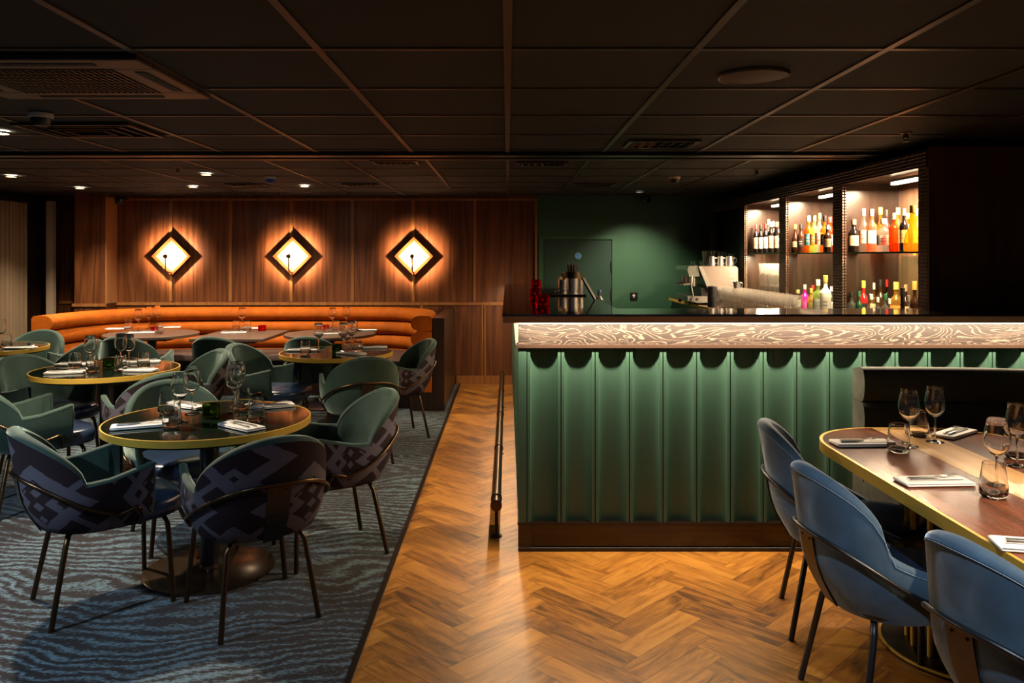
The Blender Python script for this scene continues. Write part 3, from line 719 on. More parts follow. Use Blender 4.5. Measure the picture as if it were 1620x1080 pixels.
left_up = [(1196,355.6,XF,9,'black','red','cream','wine'),(1200,355.6,XR,9,'black','tan','cream','wine'),(1203.5,355.6,XF,9,'black','black','white','wine'),(1207.5,355,XR,9,'black','tan','cream','wine'),(1211,354,XF,9,'black','red','white','wine'),
 (1216,347,XR,10,'clear','silver',None,'wine'),(1219.5,351,XF,10,'black','white','cream','wine'),(1224,350,XR,9,'black','silver','blue','wine'),(1228,351,XF,9,'black','gold','cream','wine'),(1232,351,XR,9,'black','red','white','wine')]
mid_lo = [(1253,450,XF,13,'teal','black','white','std'),(1262,458,XF,14,'brown','tan','white','std'),(1273,450,XF,12,'magenta','silver','pink','std'),(1283,456,XF-.02,12,'yellow','gold','cream','std'),(1286,451,XR,12,'yellow','red',None,'std'),
 (1294,442,XF,16,'lime','white','silver','std'),(1306,435.5,XF,17,'white','gold','white','std'),(1316,453,XR,12,'clear','white','white','std')]
right_lo = [(1340,461,XR,10,'red','red',None,'std'),(1347,462,XF-.03,14,'clear','black','green','std'),(1354,442,XR,14,'black','black','grey','std'),(1359,460,XF-.03,11,'green','green','green','std'),(1366,444,XF+.04,14,'red','yellow','black','std'),(1374,442,XR+.03,12,'black','red',None,'std'),
 (1378,465,XF-.03,13,'clear','white','red','std'),(1382,447,XR,13,'amber','white','cream','std'),(1388.5,470,XF-.03,11,'clear','white','cream','std'),(1393,442,XR,14,'brown','black',None,'std'),(1400,465,XF-.03,13,'clear','green','silver','std'),(1403,442,XR+.07,10,'black','red',None,'std'),
 (1407,472,XF-.03,11,'clear','white','white','std'),(1418,446,XR,19,'gold','gold','orange','std'),(1428,455,XF-.03,18,'black','black',None,'cone'),(1433,450,XR+.09,13,'brown','tan','cream','std'),(1437,467,XF-.02,11,'clear','silver','red','std'),(1447,445,XF+.05,16,'brown','gold','orange','std')]
for lst, base, row in ((right_up, UB, 'right bay upper shelf'), (mid_up, UB, 'middle bay upper shelf'), (left_up, UB, 'left bay upper shelf'), (mid_lo, LB, 'middle bay bottom row'), (right_lo, LB, 'right bay bottom row')):
    lst.sort(key=lambda r: r[0])
    prev = None
    for i, (px, yt, X, w, body, cap, lab, shp) in enumerate(lst):
        labz = (.2, .50) if shp != 'wine' else (.16, .55)
        bottle(px, yt, X, base, w, body, cap, lab, row, i, shp, labz)

# ------------------------------------------------------------------ coffee machine
cm_ = thing('coffee_machine', 'grey steel espresso machine on the counter behind the bar', 'coffee machine', (2.0, 8.1, 1.05))
def xz(p): return [(((a-CX)*.00648)-2.0, 1.55+(CY-b)*.00648-1.05) for a, b in p]
def slabxz(poly, y0, y1):
    n = len(poly); return MB().add([(x,y0,z) for x,z in poly]+[(x,y1,z) for x,z in poly], [tuple(range(n)), tuple(range(2*n-1,n-1,-1))]+[(i,(i+1)%n,n+(i+1)%n,n+i) for i in range(n)])
slabxz(xz([(1106,421),(1164,421),(1167,424),(1168,458),(1124,459)]), 0, .62).build('side_body', plain('machine_warm_grey', (.16,.13,.11), .38, metal=.4), cm_)
slabxz(xz([(1104.5,421),(1110.5,421),(1128.5,459),(1120,459)]), -.012, .63).build('slanted_side_trim', M['steel'], cm_)
slabxz(xz([(1090,420.5),(1104,420.5),(1107,437),(1091,438),(1087.5,427)]), .01, .60).build('group_head_hood', plain('machine_silver', (.30,.32,.29), .22, metal=.85), cm_)
slabxz(xz([(1087.5,468),(1124,469),(1126,478),(1103,479),(1087.5,475)]), -.01, .62).build('drip_tray', M['steel'], cm_)
slabxz(xz([(1110,455),(1160,458),(1160,478),(1112,478)]), .04, .58).build('rear_body', M['black_metal'], cm_)
for y in (.10, .30, .50):
    g = MB(); x, z = xz([(1100,446)])[0]
    g.cyl(.034, z-.02, z+.05, 18, (x, y)); g.tube([(x, y, z-.015), (x-.10, y, z-.03)], .010, 8); g.cyl(.03, z-.045, z-.02, 18, (x, y))
    g.build('group_head', M['chrome'], cm_, smooth=True)
x, z = xz([(1096,455)])[0]
MB().tube([(x-.01, -.005, z+.12), (x-.02, -.02, z+.02), (x+.0, -.02, z-.09)], .006, 8).build('steam_wand', M['chrome'], cm_, smooth=True)
for xx in (1092, 1102): 
    x, z = xz([(xx, 473)])[0]; box(x-.012, x+.012, -.014, -.009, z-.012, z+.012).build('knob', M['black_metal'], cm_)
for p in (1094, 1158):
    for y in (.05, .55): MB().cyl(.018, 0, .03, 12, (xz([(p,470)])[0][0], y)).build('foot', M['black_metal'], cm_)
x, z = xz([(1158.5, 439)])[0]
text('ZLLA', .085, (x, -.002, z), (PI/2, -PI/2, 0), M['steel'], cm_)
def tumbler_profile(r0, r1, h, th=.0022):
    return [(0,0),(r0*.80,0),(r0*.97,.010),(r0,.026),(r0*.97+r1*.03,.04),(r1,h),(r1-th*.5,h+.0008),(r1-th,h),(r0-th,.04),(r0*.93,.026),(r0*.75,.013),(0,.011)]
def straight_profile(r0, r1, h, th=.003): return [(0,0),(r0,0),(r1,h),(r1-th,h),(r0-th,.012),(0,.012)]
ct = 1.05+xz([(1150,420.8)])[0][1]
def atop(name, px, y, prof, mat, label, cat, grp=None):
    o = MB().lathe(prof, 20).build(name, mat, smooth=True); o.location = ((px-CX)*y/F, y, ct+.001); tag(o, label, cat, grp)
atop('drinking_glass', 1117, 8.4, straight_profile(.026, .042, .155), M['glass'], 'tall empty glass on the coffee machine, leftmost of the glasses there', 'glass')
atop('drinking_glass', 1131, 8.5, straight_profile(.03, .042, .155), M['glass'], 'tall empty glass behind the first steel jug on the coffee machine', 'glass')
atop('drinking_glass', 1143, 8.5, straight_profile(.03, .042, .150), M['glass'], 'tall empty glass between the steel jugs on the coffee machine', 'glass')
atop('drinking_glass', 1158, 8.5, straight_profile(.03, .04, .13), M['glass'], 'short empty glass at the right end of the coffee machine top', 'glass')
atop('drinking_glass', 1097, 8.35, straight_profile(.022, .027, .05), M['glass'], 'small espresso glass at the front edge of the coffee machine top', 'glass')
atop('drinking_glass', 1111, 8.3, straight_profile(.024, .03, .055), M['glass'], 'small espresso glass beside the tall glass on the coffee machine', 'glass')
for px, lb in ((1127,'first steel milk jug from the left on top of the coffee machine'),(1140.5,'second steel milk jug from the left on top of the coffee machine'),(1155,'largest steel milk jug, at the right on top of the coffee machine')):
    j = thing('milk_jug', lb, 'jug', ((px-CX)*8.2/F, 8.22, ct+.001), group='steel milk jugs on the coffee machine')
    r = .034 if px < 1150 else .045
    MB().lathe([(0,0),(r,0),(r*1.02,.03),(r*.86,.085),(r*.9,.10),(r*.84,.10),(r*.8,.085),(r*.95,.03),(0,.006)], 22).build('jug_body', M['chrome'], j, smooth=True)
    MB().tube([(r*.8,.0,.085),(r+.028,0,.078),(r+.026,0,.035),(r*.9,0,.022)], .004, 8).build('handle', M['chrome'], j, smooth=True)
o = MB().lathe([(0,0),(.046,0),(.046,.20),(.040,.205),(0,.205)], 24).build('canister', M['black_metal'], smooth=True)
o.location = ((1124.5-CX)*7.74/F+.015, 7.74, 1.051); tag(o, 'black cylindrical canister between the coffee machine and the stacked glasses', 'canister')
# stacks of tumblers
gp = straight_profile(.030, .0425, .105)
gmesh = MB().lathe(gp, 14).mesh('stacked_tumbler', M['glass_stack'])
for ky in range(18):
    for kx in range(2):
        for kz in range(2):
            o = bpy.data.objects.new('stacked_tumbler', gmesh); COL.objects.link(o)
            o.location = (2.02+kx*.092+.004*(ky%2), 5.78+ky*.099, 1.0515+kz*.107)
            tag(o, ('upper' if kz else 'lower')+' clear tumbler in the '+('left' if kx == 0 else 'right')+' row of stacked glasses beside the coffee machine', 'glass', ('upper' if kz else 'lower')+' stacked tumblers in the '+('left' if kx == 0 else 'right')+' row')
for ky in range(5):
    for kx in range(3):
        for kz in range(4):
            o = bpy.data.objects.new('stacked_tumbler', gmesh); COL.objects.link(o)
            o.location = (2.52+kx*.092, 7.18+ky*.155, 1.0515+kz*.107)
            lv = ('bottom', 'lower middle', 'upper middle', 'top')[kz]; tag(o, f'clear tumbler in the {lv} layer of the brightly lit stack in the left bay', 'glass', f'{lv} layer of stacked tumblers in the left bay')
j = thing('steel_cup', 'small steel cup standing on top of the stacked tumblers', 'cup', (2.02, 5.78+.099*12, 1.0515+2*.107+.0005), group=None)
MB().lathe(straight_profile(.026, .034, .06), 20).build('cup_body', M['chrome'], j, smooth=True)
MB().tube([(.030,0,.05),(.05,0,.045),(.045,0,.015),(.028,0,.012)], .003, 8).build('handle', M['chrome'], j, smooth=True)

# ------------------------------------------------------------------ things on the bar
def holder(x, y, z, r, h, mat, label, lit=False, cat='candle holder'):
    t = thing('tealight_holder', label, cat, (x, y, z+.0005), rz=random.random()*3)
    MB().lathe([(0,0),(r*.96,0),(r,.006),(r,h-.002),(r-.002,h),(r-.007,h),(r-.008,.014),(0,.012)], 24).build('holder_glass', mat, t, smooth=True)
    MB().lathe([(0,.0125),(.019,.0125),(.019,.026),(.017,.028),(0,.027)], 20).build('tealight', M['wax'], t, smooth=True)
    MB().lathe([(0,.0275),(.003,.029),(.0028,.034),(0,.040)], 10).build('flame_tip', M['flame'], t, smooth=True)
TOP = 1.252
holder(.213, 4.80, TOP, .044, .062, M['glass_red'], 'red glass tealight holder standing alone in front of the stacked pair on the bar')
holder(.196, 5.58, TOP, .040, .068, M['glass_red'], 'red glass tealight holder, lower one of the stacked pair on the bar')
holder(.200, 5.58, TOP+.069, .036, .062, M['glass_red'], 'red glass tealight holder, upper one of the stacked pair on the bar')
o = box(-.17, .17, -.55, .55, 0, .012, bev=.003).build('bar_mat', M['black_metal']); o.location = (.42, 6.45, TOP); tag(o, 'black rubber bar mat under the steel cups on the bar', 'mat')
zm = TOP+.0125
def cup(x, y, r, h, label, fill):
    t = thing('steel_bar_cup', label, 'cup', (x, y, zm))
    MB().lathe([(0,0),(r*.9,0),(r*.92,.006),(r,h),(r-.002,h),(r*.88,.008),(0,.006)], 24).build('cup_body', M['chrome'], t, smooth=True)
    return t
cup(.435, 6.25, .038, .10, 'steel cup holding folded tan paper packets on the bar mat, at left', 0)
cup(.565, 6.28, .036, .10, 'steel cup holding tan stirrers on the bar mat, at right', 0)
bs = thing('straw_cup', 'tall dark steel cup packed with black drinking straws on the bar mat', 'cup', (.50, 6.12, zm))
MB().lathe([(0,0),(.040,0),(.044,.15),(.042,.15),(.037,.006),(0,.006)], 24).build('cup_body', M['chrome'], bs, smooth=True)
MB().lathe([(.0445,.115),(.050,.115),(.052,.165),(.046,.165)], 24).build('cup_collar', M['bronze_dark'], bs, smooth=True)
st = thing('straw_bundle', 'bundle of black drinking straws fanning out of the dark steel cup', 'straws', (.50, 6.12, zm+.008)); st['kind'] = 'stuff'
m = MB()
for k in range(46):
    a = random.random()*2*PI; q = math.sqrt(random.random()); m.tube([(q*.028*math.cos(a), q*.028*math.sin(a), 0), (q*.058*math.cos(a), q*.058*math.sin(a), .205+random.random()*.02)], .0028, 5)
m.build('straws', M['black_metal'], st)
for (cx_, cy_, lb, w) in ((.435, 6.25, 'folded tan paper packets standing in the left steel cup on the bar', .012), (.565, 6.28, 'flat tan stirrers standing in the right steel cup on the bar', .007)):
    m = MB()
    for k in range(12):
        a = random.random()*6.28; q = .018*random.random()
        m.box(-w, w, -.0008, .0008, .008, .105+random.random()*.05, M=Matrix.Translation((cx_+q*math.cos(a), cy_+q*math.sin(a), zm)) @ Matrix.Rotation(random.uniform(-.13,.13), 4, 'Y') @ Matrix.Rotation(random.uniform(-.6,.6), 4, 'Z'))
    o = m.build('paper_packets', M['tan_straw']); tag(o, lb, 'packets', kind='stuff')
t = thing('small_wire_tray', 'low wire tray with curled feet in front of the left steel cup on the bar', 'tray', (.415, 6.10, zm))
m = MB()
for s_ in (-1, 1): m.tube([(s_*.055, -.02, .001), (s_*.05, -.015, .012), (s_*.03, 0, .020), (0, 0, .022)], .002, 6)
m.build('curled_feet', M['chrome'], t); MB().tube([(-.03,0,.022),(.03,0,.022)], .003, 6).build('cross_wire', M['chrome'], t)
# menu folder leaning
t = thing('menu_folder', 'dark menu folder leaning on the inner edge of the bar top', 'menu', (.60, 5.42, TOP+.002), rz=math.radians(-8))
Mx = Matrix.Rotation(math.radians(-30), 4, 'Y')
box(-.006, .006, -.11, .11, 0, .17, M=Mx, bev=.002).build('cover', plain('brown_leatherette', (.03,.014,.010), .45), t)
box(-.0075, -.0062, -.09, .09, .02, .15, M=Mx).build('inside_page', flat_mat('tan'), t)
# water bottle
t = thing('water_bottle', 'small clear plastic water bottle with blue cap behind the bar top', 'bottle', ((948-CX)*6.3/F, 6.3, 1.031))
MB().lathe([(0,0),(.031,0),(.033,.01),(.033,.15),(.030,.18),(.014,.215),(.013,.235),(0,.236)], 20).build('bottle_body', M['glass'], t, smooth=True)
MB().lathe([(.0335,.08),(.0335,.15)], 20).build('label', flat_mat('cream'), t, smooth=True)
MB().cyl(.015, .232, .25, 16).build('cap', flat_mat('blue'), t, smooth=True)

# ------------------------------------------------------------------ banquette
path = [(-4.66,7.9),(-4.655,8.15),(-4.62,8.42),(-4.54,8.68),(-4.40,8.90),(-4.19,9.08),(-3.92,9.20),(-3.6,9.26),(-3.2,9.28),(-2.6,9.28),(-2.0,9.28),(-1.62,9.27),(-1.33,9.22),(-1.10,9.10),(-.95,8.90),(-.875,8.62),(-.857,8.3),(-.855,7.9)]
def smoothpath(P, it=2):
    for _ in range(it):
        Q = [P[0]]
        for a, b in zip(P, P[1:]): Q += [(a[0]*.75+b[0]*.25, a[1]*.75+b[1]*.25), (a[0]*.25+b[0]*.75, a[1]*.25+b[1]*.75)]
        P = Q+[P[-1]]
    return P
pth = smoothpath(path)
def sweep(prof, pth, caps=True, closed=True):
    "prof: (offset to the inside, z)"
    m = MB(); k = len(prof); n = len(pth)
    for i, p in enumerate(pth):
        a = Vector(pth[max(i-1,0)]); b = Vector(pth[min(i+1,n-1)]); t = (b-a).normalized(); nrm = Vector((t.y, -t.x))
        for o, z in prof: m.v.append((p[0]+nrm.x*o, p[1]+nrm.y*o, z))
    for i in range(n-1):
        for j in range(k if closed else k-1):
            j2 = (j+1) % k; m.f.append((i*k+j, i*k+j2, (i+1)*k+j2, (i+1)*k+j))
    if caps: m.f += [tuple(range(k)), tuple((n-1)*k+j for j in range(k))]
    return m
bq = thing('curved_banquette', 'long curved banquette in burnt orange velvet with three rolled back cushions', 'bench')
for i, (zt, zb) in enumerate(((.955,.800),(.798,.643),(.641,.486))):
    zc = (zt+zb)/2; hz = (zt-zb)/2
    prof = [(-.10, zb+.004)]
    prof += [(-.10, zt-.03), (-.08, zt-.006)] if i == 0 else [(-.10, zt-.004)]
    for q in range(0, 13):
        a = PI/2-PI*q/12; prof.append((.0+.115*max(0,math.cos(a))**.75, zc+hz*math.sin(a)*(1 if abs(math.sin(a))<.99 else .995)))
    sweep(prof, pth).build('back_roll', M['velvet_orange'], bq, smooth=50)
sweep([(-.10,.484),(.09,.484),(.09,.19),(-.10,.19)], pth).build('lower_back', M['velvet_orange'], bq, smooth=40)
seatp = [(.08,.455),(.10,.475),(.30,.482),(.50,.478),(.545,.468),(.56,.445),(.56,.40),(.08,.40)]
sp_ = [p for p in pth if True]
sweep(seatp, sp_[3:-3]).build('seat_pad', M['leather_taupe'], bq, smooth=40)
sweep([(.06,.40),(.52,.40),(.52,.0),(.06,.0)], sp_[3:-3]).build('seat_base', M['dark_wood'], bq)
sweep([(-.12,.19),(.11,.19),(.11,0),(-.12,0)], pth).build('plinth', M['dark_wood'], bq)
box(-.744, -.632, 7.9, 9.55, 0, .93).build('end_casing', M['dark_wood'], bq)
for i in (16, 26, 40, 50):
    p = pth[min(i, len(pth)-1)]

# ------------------------------------------------------------------ tables
def round_table(x, y, D, label, kind):
    t = thing('round_dining_table', label, 'table', (x, y, 0.004))
    r = D/2
    if kind == 'gold':
        MB().lathe([(0,.724),(r-.006,.724),(r-.006,.745),(0,.745)], 72).build('tabletop', M['smoked'], t, smooth=True)
        MB().lathe([(r-.007,.712),(r,.714),(r,.746),(r-.007,.7465),(r-.007,.712)], 96).build('brass_rim', M['brass'], t, smooth=40)
        MB().lathe([(0,.70),(r-.03,.70),(r-.03,.7235),(0,.7235)], 64).build('under_board', M['black_metal'], t)
        col = M['black_metal']
    else:
        MB().lathe([(0,.718),(r-.004,.718),(r,.722),(r,.743),(r-.003,.746),(0,.746)], 72).build('tabletop', M['walnut_table'], t, smooth=True)
        box(-.26, .26, -.26, .26, .690, .717).build('support_frame', M['black_metal'], t); col = M['black_metal']
    MB().lathe([(0,.03),(.045,.03),(.045,.70),(0,.70)], 28).build('pedestal', col, t, smooth=True)
    MB().lathe([(0,0),(.305,0),(.310,.004),(.310,.010),(.30,.014),(.05,.020),(.046,.035),(0,.035)], 56).build('base_disc', plain('bronze_base', (.16,.11,.07), .2, metal=.85) if kind == 'gold' else M['black_metal'], t, smooth=True)
round_table(-1.47, 3.90, .97, 'dark-glass round table with brass rim, nearest to the camera', 'gold')
round_table(-2.85, 5.62, .97, 'dark-glass round table with brass rim, second row, left of the nearest one', 'gold')
round_table(-1.43, 6.61, .93, 'far dark-glass round table with brass rim, near the right end of the orange bench', 'gold')
round_table(-4.57, 6.95, .95, 'round dark-glass table with a brass rim cut by the left edge of the photo', 'gold')
round_table(-3.69, 8.2, .93, 'round walnut table at the left of the orange bench', 'walnut')
round_table(-1.84, 8.2, .93, 'round walnut table at the right of the orange bench', 'walnut')
t = thing('square_dining_table', 'rectangular walnut table at the middle of the orange bench', 'table', (-2.72, 8.1, .004), rz=0)
box(-.36, .36, -.46, .46, .716, .746, bev=.003).build('tabletop', M['walnut_table'], t)
box(-.24, .24, -.34, .34, .69, .716).build('support_frame', M['black_metal'], t)
MB().cyl(.045, .02, .69, 24).build('pedestal', M['black_metal'], t, smooth=True)
MB().lathe([(0,0),(.30,0),(.30,.01),(.05,.02),(0,.02)], 48).build('base_disc', M['black_metal'], t, smooth=True)
# oval table
ot = thing('oval_dining_table', 'long oval red-walnut table with a pale oak stripe and brass edge', 'table', (1.80, 2.50, 0))
def racetrack(hw, y0, y1, r, n=14, p=2.35):
    pts = []
    def corner(cx_, cy_, sx, sy):
        out = []
        for k in range(n+1):
            a = PI/2*k/n; out.append((cx_+sx*r*math.cos(a)**(2/p), cy_+sy*r*math.sin(a)**(2/p)))
        return out
    pts += corner(hw-r, y1-r, 1, 1); pts += corner(-hw+r, y1-r, -1, 1)[::-1]
    pts += corner(-hw+r, y0+r, -1, -1); pts += corner(hw-r, y0+r, 1, -1)[::-1]
    out = []
    for q in pts:
        if not out or (abs(q[0]-out[-1][0])+abs(q[1]-out[-1][1])) > 1e-4: out.append(q)
    return out
HW, YA, YB = .455, -1.05, 1.20
outer = racetrack(HW, YA, YB, .40); inner = racetrack(HW-.012, YA+.012, YB-.012, .39)
MB().prism(inner, .715, .749).build('tabletop', M['oval_wood'], ot)
n1, n2 = len(outer), len(inner)
k = min(n1, n2); m = MB()
m.v = [(x,y,.706) for x,y in outer[:k]]+[(x,y,.7495) for x,y in outer[:k]]+[(x,y,.7495) for x,y in inner[:k]]+[(x,y,.706) for x,y in inner[:k]]
for i in range(k):
    j = (i+1) % k
    for a, b in ((0,1),(1,2),(2,3),(3,0)): m.f.append((a*k+i, a*k+j, b*k+j, b*k+i))
m.build('brass_edge', M['brass'], ot, smooth=30)
box(-.10, .10, YA+.0125, YB-.0125, .7492, .7499).build('oak_stripe', M['inlay'], ot)
for yy in (-.55, .62):
    MB().lathe([(0,0),(.30,0),(.305,.004),(.305,.012),(.29,.016),(0,.016)], 48, c=(0,yy,0)).build('base_disc', M['bronze_dark'], ot, smooth=True)
    MB().lathe([(.296,.012),(.306,.012),(.306,.018),(.296,.018)], 48, c=(0,yy,0)).build('brass_ring', M['brass'], ot, smooth=True)
    for q in range(14):
        a = 2*PI*q/14; MB().tube([(.20*math.cos(a), yy+.20*math.sin(a), .016), (.20*math.cos(a), yy+.20*math.sin(a), .70)], .010, 10).build('brass_rod', M['brass'], ot, smooth=True)
    MB().cyl(.23, .69, .714, 40, (0, yy)).build('top_plate', M['black_metal'], ot)

# ------------------------------------------------------------------ dark booth bench
pb = smoothpath([(1.74,3.93),(2.05,3.925),(2.45,3.88),(2.80,3.72),(3.02,3.42),(3.10,3.0),(3.10,2.4)], 3)
bb = thing('booth_bench', 'charcoal velvet booth bench with horizontal rolls between the oval table and the bar', 'bench')
for zt, zb in ((1.005,.835),(.833,.665),(.663,.495)):
    zc = (zt+zb)/2; hz = (zt-zb)/2; prof = [(-.06, zb+.003), (-.06, zt-.02 if zt > 1 else zt-.003)]
    for q in range(0, 11):
        a = PI/2-PI*q/10; prof.append((.03+.05*max(0,math.cos(a))**.7, zc+hz*math.sin(a)))
    sweep(prof, pb).build('back_roll', M['velvet_black'], bb, smooth=50)
sweep([(.06,.44),(.09,.475),(.42,.475),(.45,.45),(.45,.39),(.06,.39)], pb).build('seat_pad', M['velvet_black'], bb, smooth=40)
sweep([(-.06,.49),(.06,.49),(.06,.02),(-.06,.02)], pb).build('lower_back', M['velvet_black'], bb)
sweep([(.061,.388),(.40,.388),(.40,0),(.061,0)], pb).build('seat_base', M['velvet_black'], bb)

# ------------------------------------------------------------------ chairs
def make_chair(kind, loc_label):
    """kind: 'kilim' / 'green' armchairs, 'blue' chair without arms. Local +y is the front."""
    blue = kind == 'blue'
    W, D, Y0, YF = (.265, .255, -.03, .17) if blue else (.290, .27, -.03, .145)
    SA = .56
    def plan(s):
        a = abs(s); sg = 1 if s >= 0 else -1
        if a <= SA:
            q = a/SA*PI/2; return Vector((sg*W*math.sin(q)**.92 if q > 0 else 0, Y0-D*math.cos(q)**.92, 0)), max(0, math.cos(q))
        u = (a-SA)/(1-SA); return Vector((sg*(W-.012*u*u), Y0+(YF-Y0)*u, 0)), 0.0
    def top(s):
        a = abs(s)
        if blue:
            if a < .40: return .60+.232*max(0, math.cos(a/.40*PI/2))**.40
            u = (a-.40)/.60; return .60-.155*u**.8
        if a < .46: return .592+.213*max(0, math.cos(a/.46*PI/2))**.60
        return .592+.052*((a-.46)/.54)
    def bottom(s): return .385 if not blue else .375
    def P(s, z, off=0.0):
        p, back = plan(s)
        e = 1e-3; t = (plan(min(1, s+e))[0]-plan(max(-1, s-e))[0]).normalized(); nrm = Vector((t.y, -t.x, 0))
        nrm = -nrm if nrm.dot(Vector((p.x, p.y-.02, 0))) < 0 else nrm
        u = max(0, (.56-z)/.18); tuck = .055*u**2.2
        p = p + nrm*(off-tuck); p.y -= back*max(0, z-.42)*.16
        if blue: p.x *= 1-.10*max(0, z-.5)/.3
        p.z = z; return p
    def thk(s): return .030+.022*(1-min(1, abs(s)/.6))
    NS, NV = 100, 10
    t = thing('dining_chair', loc_label, 'chair')
    # outer shell
    m = MB(); uv = []
    for j in range(NV+1):
        for i in range(NS+1):
            s = -1+2*i/NS; z = bottom(s)+(top(s)-.006-bottom(s))*(j/NV); m.v.append(P(s, z)); uv.append((s*.62+.13, z))
    for j in range(NV):
        for i in range(NS): m.f.append((j*(NS+1)+i, j*(NS+1)+i+1, (j+1)*(NS+1)+i+1, (j+1)*(NS+1)+i))
    # rounded underside
    b0 = len(m.v); rings = ((.93, .377), (.82, .369), (.62, .366))
    for sc, z in rings:
        for i in range(NS+1):
            p = P(-1+2*i/NS, bottom(0)); m.v.append(Vector((p.x*sc, (p.y)*sc, z))); uv.append((p.x*sc, p.y*sc))
    for q in range(3):
        r0 = 0 if q == 0 else b0+(q-1)*(NS+1); r1 = b0+q*(NS+1)
        for i in range(NS): m.f.append((r0+i, r0+i+1, r1+i+1, r1+i))
    last = b0+2*(NS+1); m.f.append(tuple(last+i for i in range(NS+1)))
    outer_m = {'kilim': M['kilim'], 'green': M['velvet_green'], 'blue': M['velvet_blue']}[kind]
    inner_m = M['velvet_blue'] if blue else M['velvet_green']
    m.build('outer_shell', outer_m, t, smooth=60, uvs=uv)
    # inner upholstery with rolled rim
    m = MB()
    for j in range(NV+1):
        for i in range(NS+1):
            s = -1+2*i/NS; z = .40+(top(s)-.006-.40)*(j/NV); puff = .014*math.sin(PI*j/NV)*(1 if abs(s) < .9 else .3)
            m.v.append(P(s*.995, z, -thk(s)-puff+(-.004)))
    for j in range(NV):
        for i in range(NS): m.f.append((j*(NS+1)+i, j*(NS+1)+i+1, (j+1)*(NS+1)+i+1, (j+1)*(NS+1)+i))
    bd = [(-1, .385+(top(-1)-.391)*q/6, Vector((0, 1, 0))) for q in range(6)]
    bd += [(-1, top(-1)-.006, Vector((0, .7, .7)))]
    bd += [(-1+2*i/NS, top(-1+2*i/NS)-.006, Vector((0, 0, 1))) for i in range(1, NS)]
    bd += [(1, top(1)-.006, Vector((0, .7, .7)))]
    bd += [(1, .385+(top(1)-.391)*q/6, Vector((0, 1, 0))) for q in range(5, -1, -1)]
    o0 = len(m.v); K = 6
    for s, z, nn in bd:
        O = P(s, z); I = P(s, z, -thk(s)-.004); c = (O+I)/2; e = (O-I)/2; rr = e.length
        for k in range(K+1):
            a = PI*k/K; m.v.append(c+e*math.cos(a)*1.04+nn*rr*.85*math.sin(a))
    for i in range(len(bd)-1):
        for k in range(K): m.f.append((o0+i*(K+1)+k, o0+i*(K+1)+k+1, o0+(i+1)*(K+1)+k+1, o0+(i+1)*(K+1)+k))
    m.build('inner_upholstery', inner_m, t, smooth=60)
    # seat cushion
    m = MB(); N = 44; w2 = W-.045
    ring = []
    def sq(a, wx, y0, y1, p=3.2):
        c, s_ = math.cos(a), math.sin(a)
        return (wx*math.copysign(abs(c)**(2/p), c), (y0+y1)/2+(y1-y0)/2*math.copysign(abs(s_)**(2/p), s_))
    yb, yf = -.225, .325
    levels = [(.90, .382), (.985, .392), (1, .410), (1, .445), (.975, .462), (.90, .473), (.65, .480), (.3, .483)]
    for sc, z in levels:
        for k in range(N):
            x, y = sq(2*PI*k/N, w2, yb, yf); yc = (yb+yf)/2; m.v.append((x*sc, yc+(y-yc)*sc, z))
    for j in range(len(levels)-1):
        for k in range(N): m.f.append((j*N+k, j*N+(k+1)%N, (j+1)*N+(k+1)%N, (j+1)*N+k))
    m.f.append(tuple(range(N))); m.f.append(tuple((len(levels)-1)*N+k for k in range(N)))
    m.build('seat', M['leather_navy'], t, smooth=60)
    # legs
    lm = M['black_metal'] if blue else M['bronze']
    for sx in (-1, 1):
        MB().tube([(sx*.10,.20,.378),(sx*.165,.222,.372),(sx*.188,.230,.35),(sx*.196,.233,.30),(sx*.225,.245,.0)], .0115, 10).build('leg', lm, t, smooth=True)
        MB().tube([(sx*.09,-.13,.372),(sx*.145,-.16,.362),(sx*.165,-.172,.33),(sx*.205,-.235,.0)], .0115, 10).build('leg', lm, t, smooth=True)
    # rail hugging the shell
    def R(s):
        a = abs(s)
        if a < .66: u = a/.66; return .452+.178*(.5+.5*math.cos(PI*u**1.25))
        return .452+.020*min(1, (a-.66)/.16)
    pts = []
    A = .86
    NP = 60
    pts.append(P(-A-.035, .385, .008))
    pts.append(P(-A-.032, .43, .013))
    for i in range(NP+1):
        s = -A+2*A*i/NP; z = R(s)
        if abs(s) > A-.02: z -= .012
        pts.append(P(s, z, .013))
    pts.append(P(A+.032, .43, .013)); pts.append(P(A+.035, .385, .008))
    MB().tube(pts, .0085, 10).build('back_rail', M['black_metal'] if blue else M['bronze'], t, smooth=True)
    m = MB()
    for j in range(9):
        z = .372+(.632-.372)*j/8
        for s in (-.05, .05): m.v.append(P(s, z, .006))
        for s in (-.05, .05): m.v.append(P(s, z, .001))
    for j in range(8):
        a = j*4; b = a+4; m.f += [(a,a+1,b+1,b),(a+2,a+3,b+3,b+2),(a,a+2,b+2,b),(a+1,a+3,b+3,b+1)]
    m.f += [(0,1,3,2),(32,33,35,34)]
    st_ = m.build('back_strap', M['bronze_dark'] if blue else M['black_metal'], t)
    for s in (-.028, .028):
        p = P(s, .60, .0065); MB().lathe([(0,0),(.005,0),(.004,.0025),(0,.003)], 10, M=Matrix.Translation(p) @ Matrix.Rotation(PI/2, 4, 'X')).build('rivet', M['bronze'], st_)
    if blue:   # stitched seam along the rim of the back
        pts = []
        for i in range(61):
            s = -.97+1.94*i/60; pts.append(P(s, top(s)-.010, .0012))
        MB().tube(pts, .0016, 6).build('stitched_seam', plain('pale_blue_thread', (.20,.28,.36), .7), t, smooth=True)
    register(t); return t
protos = {}
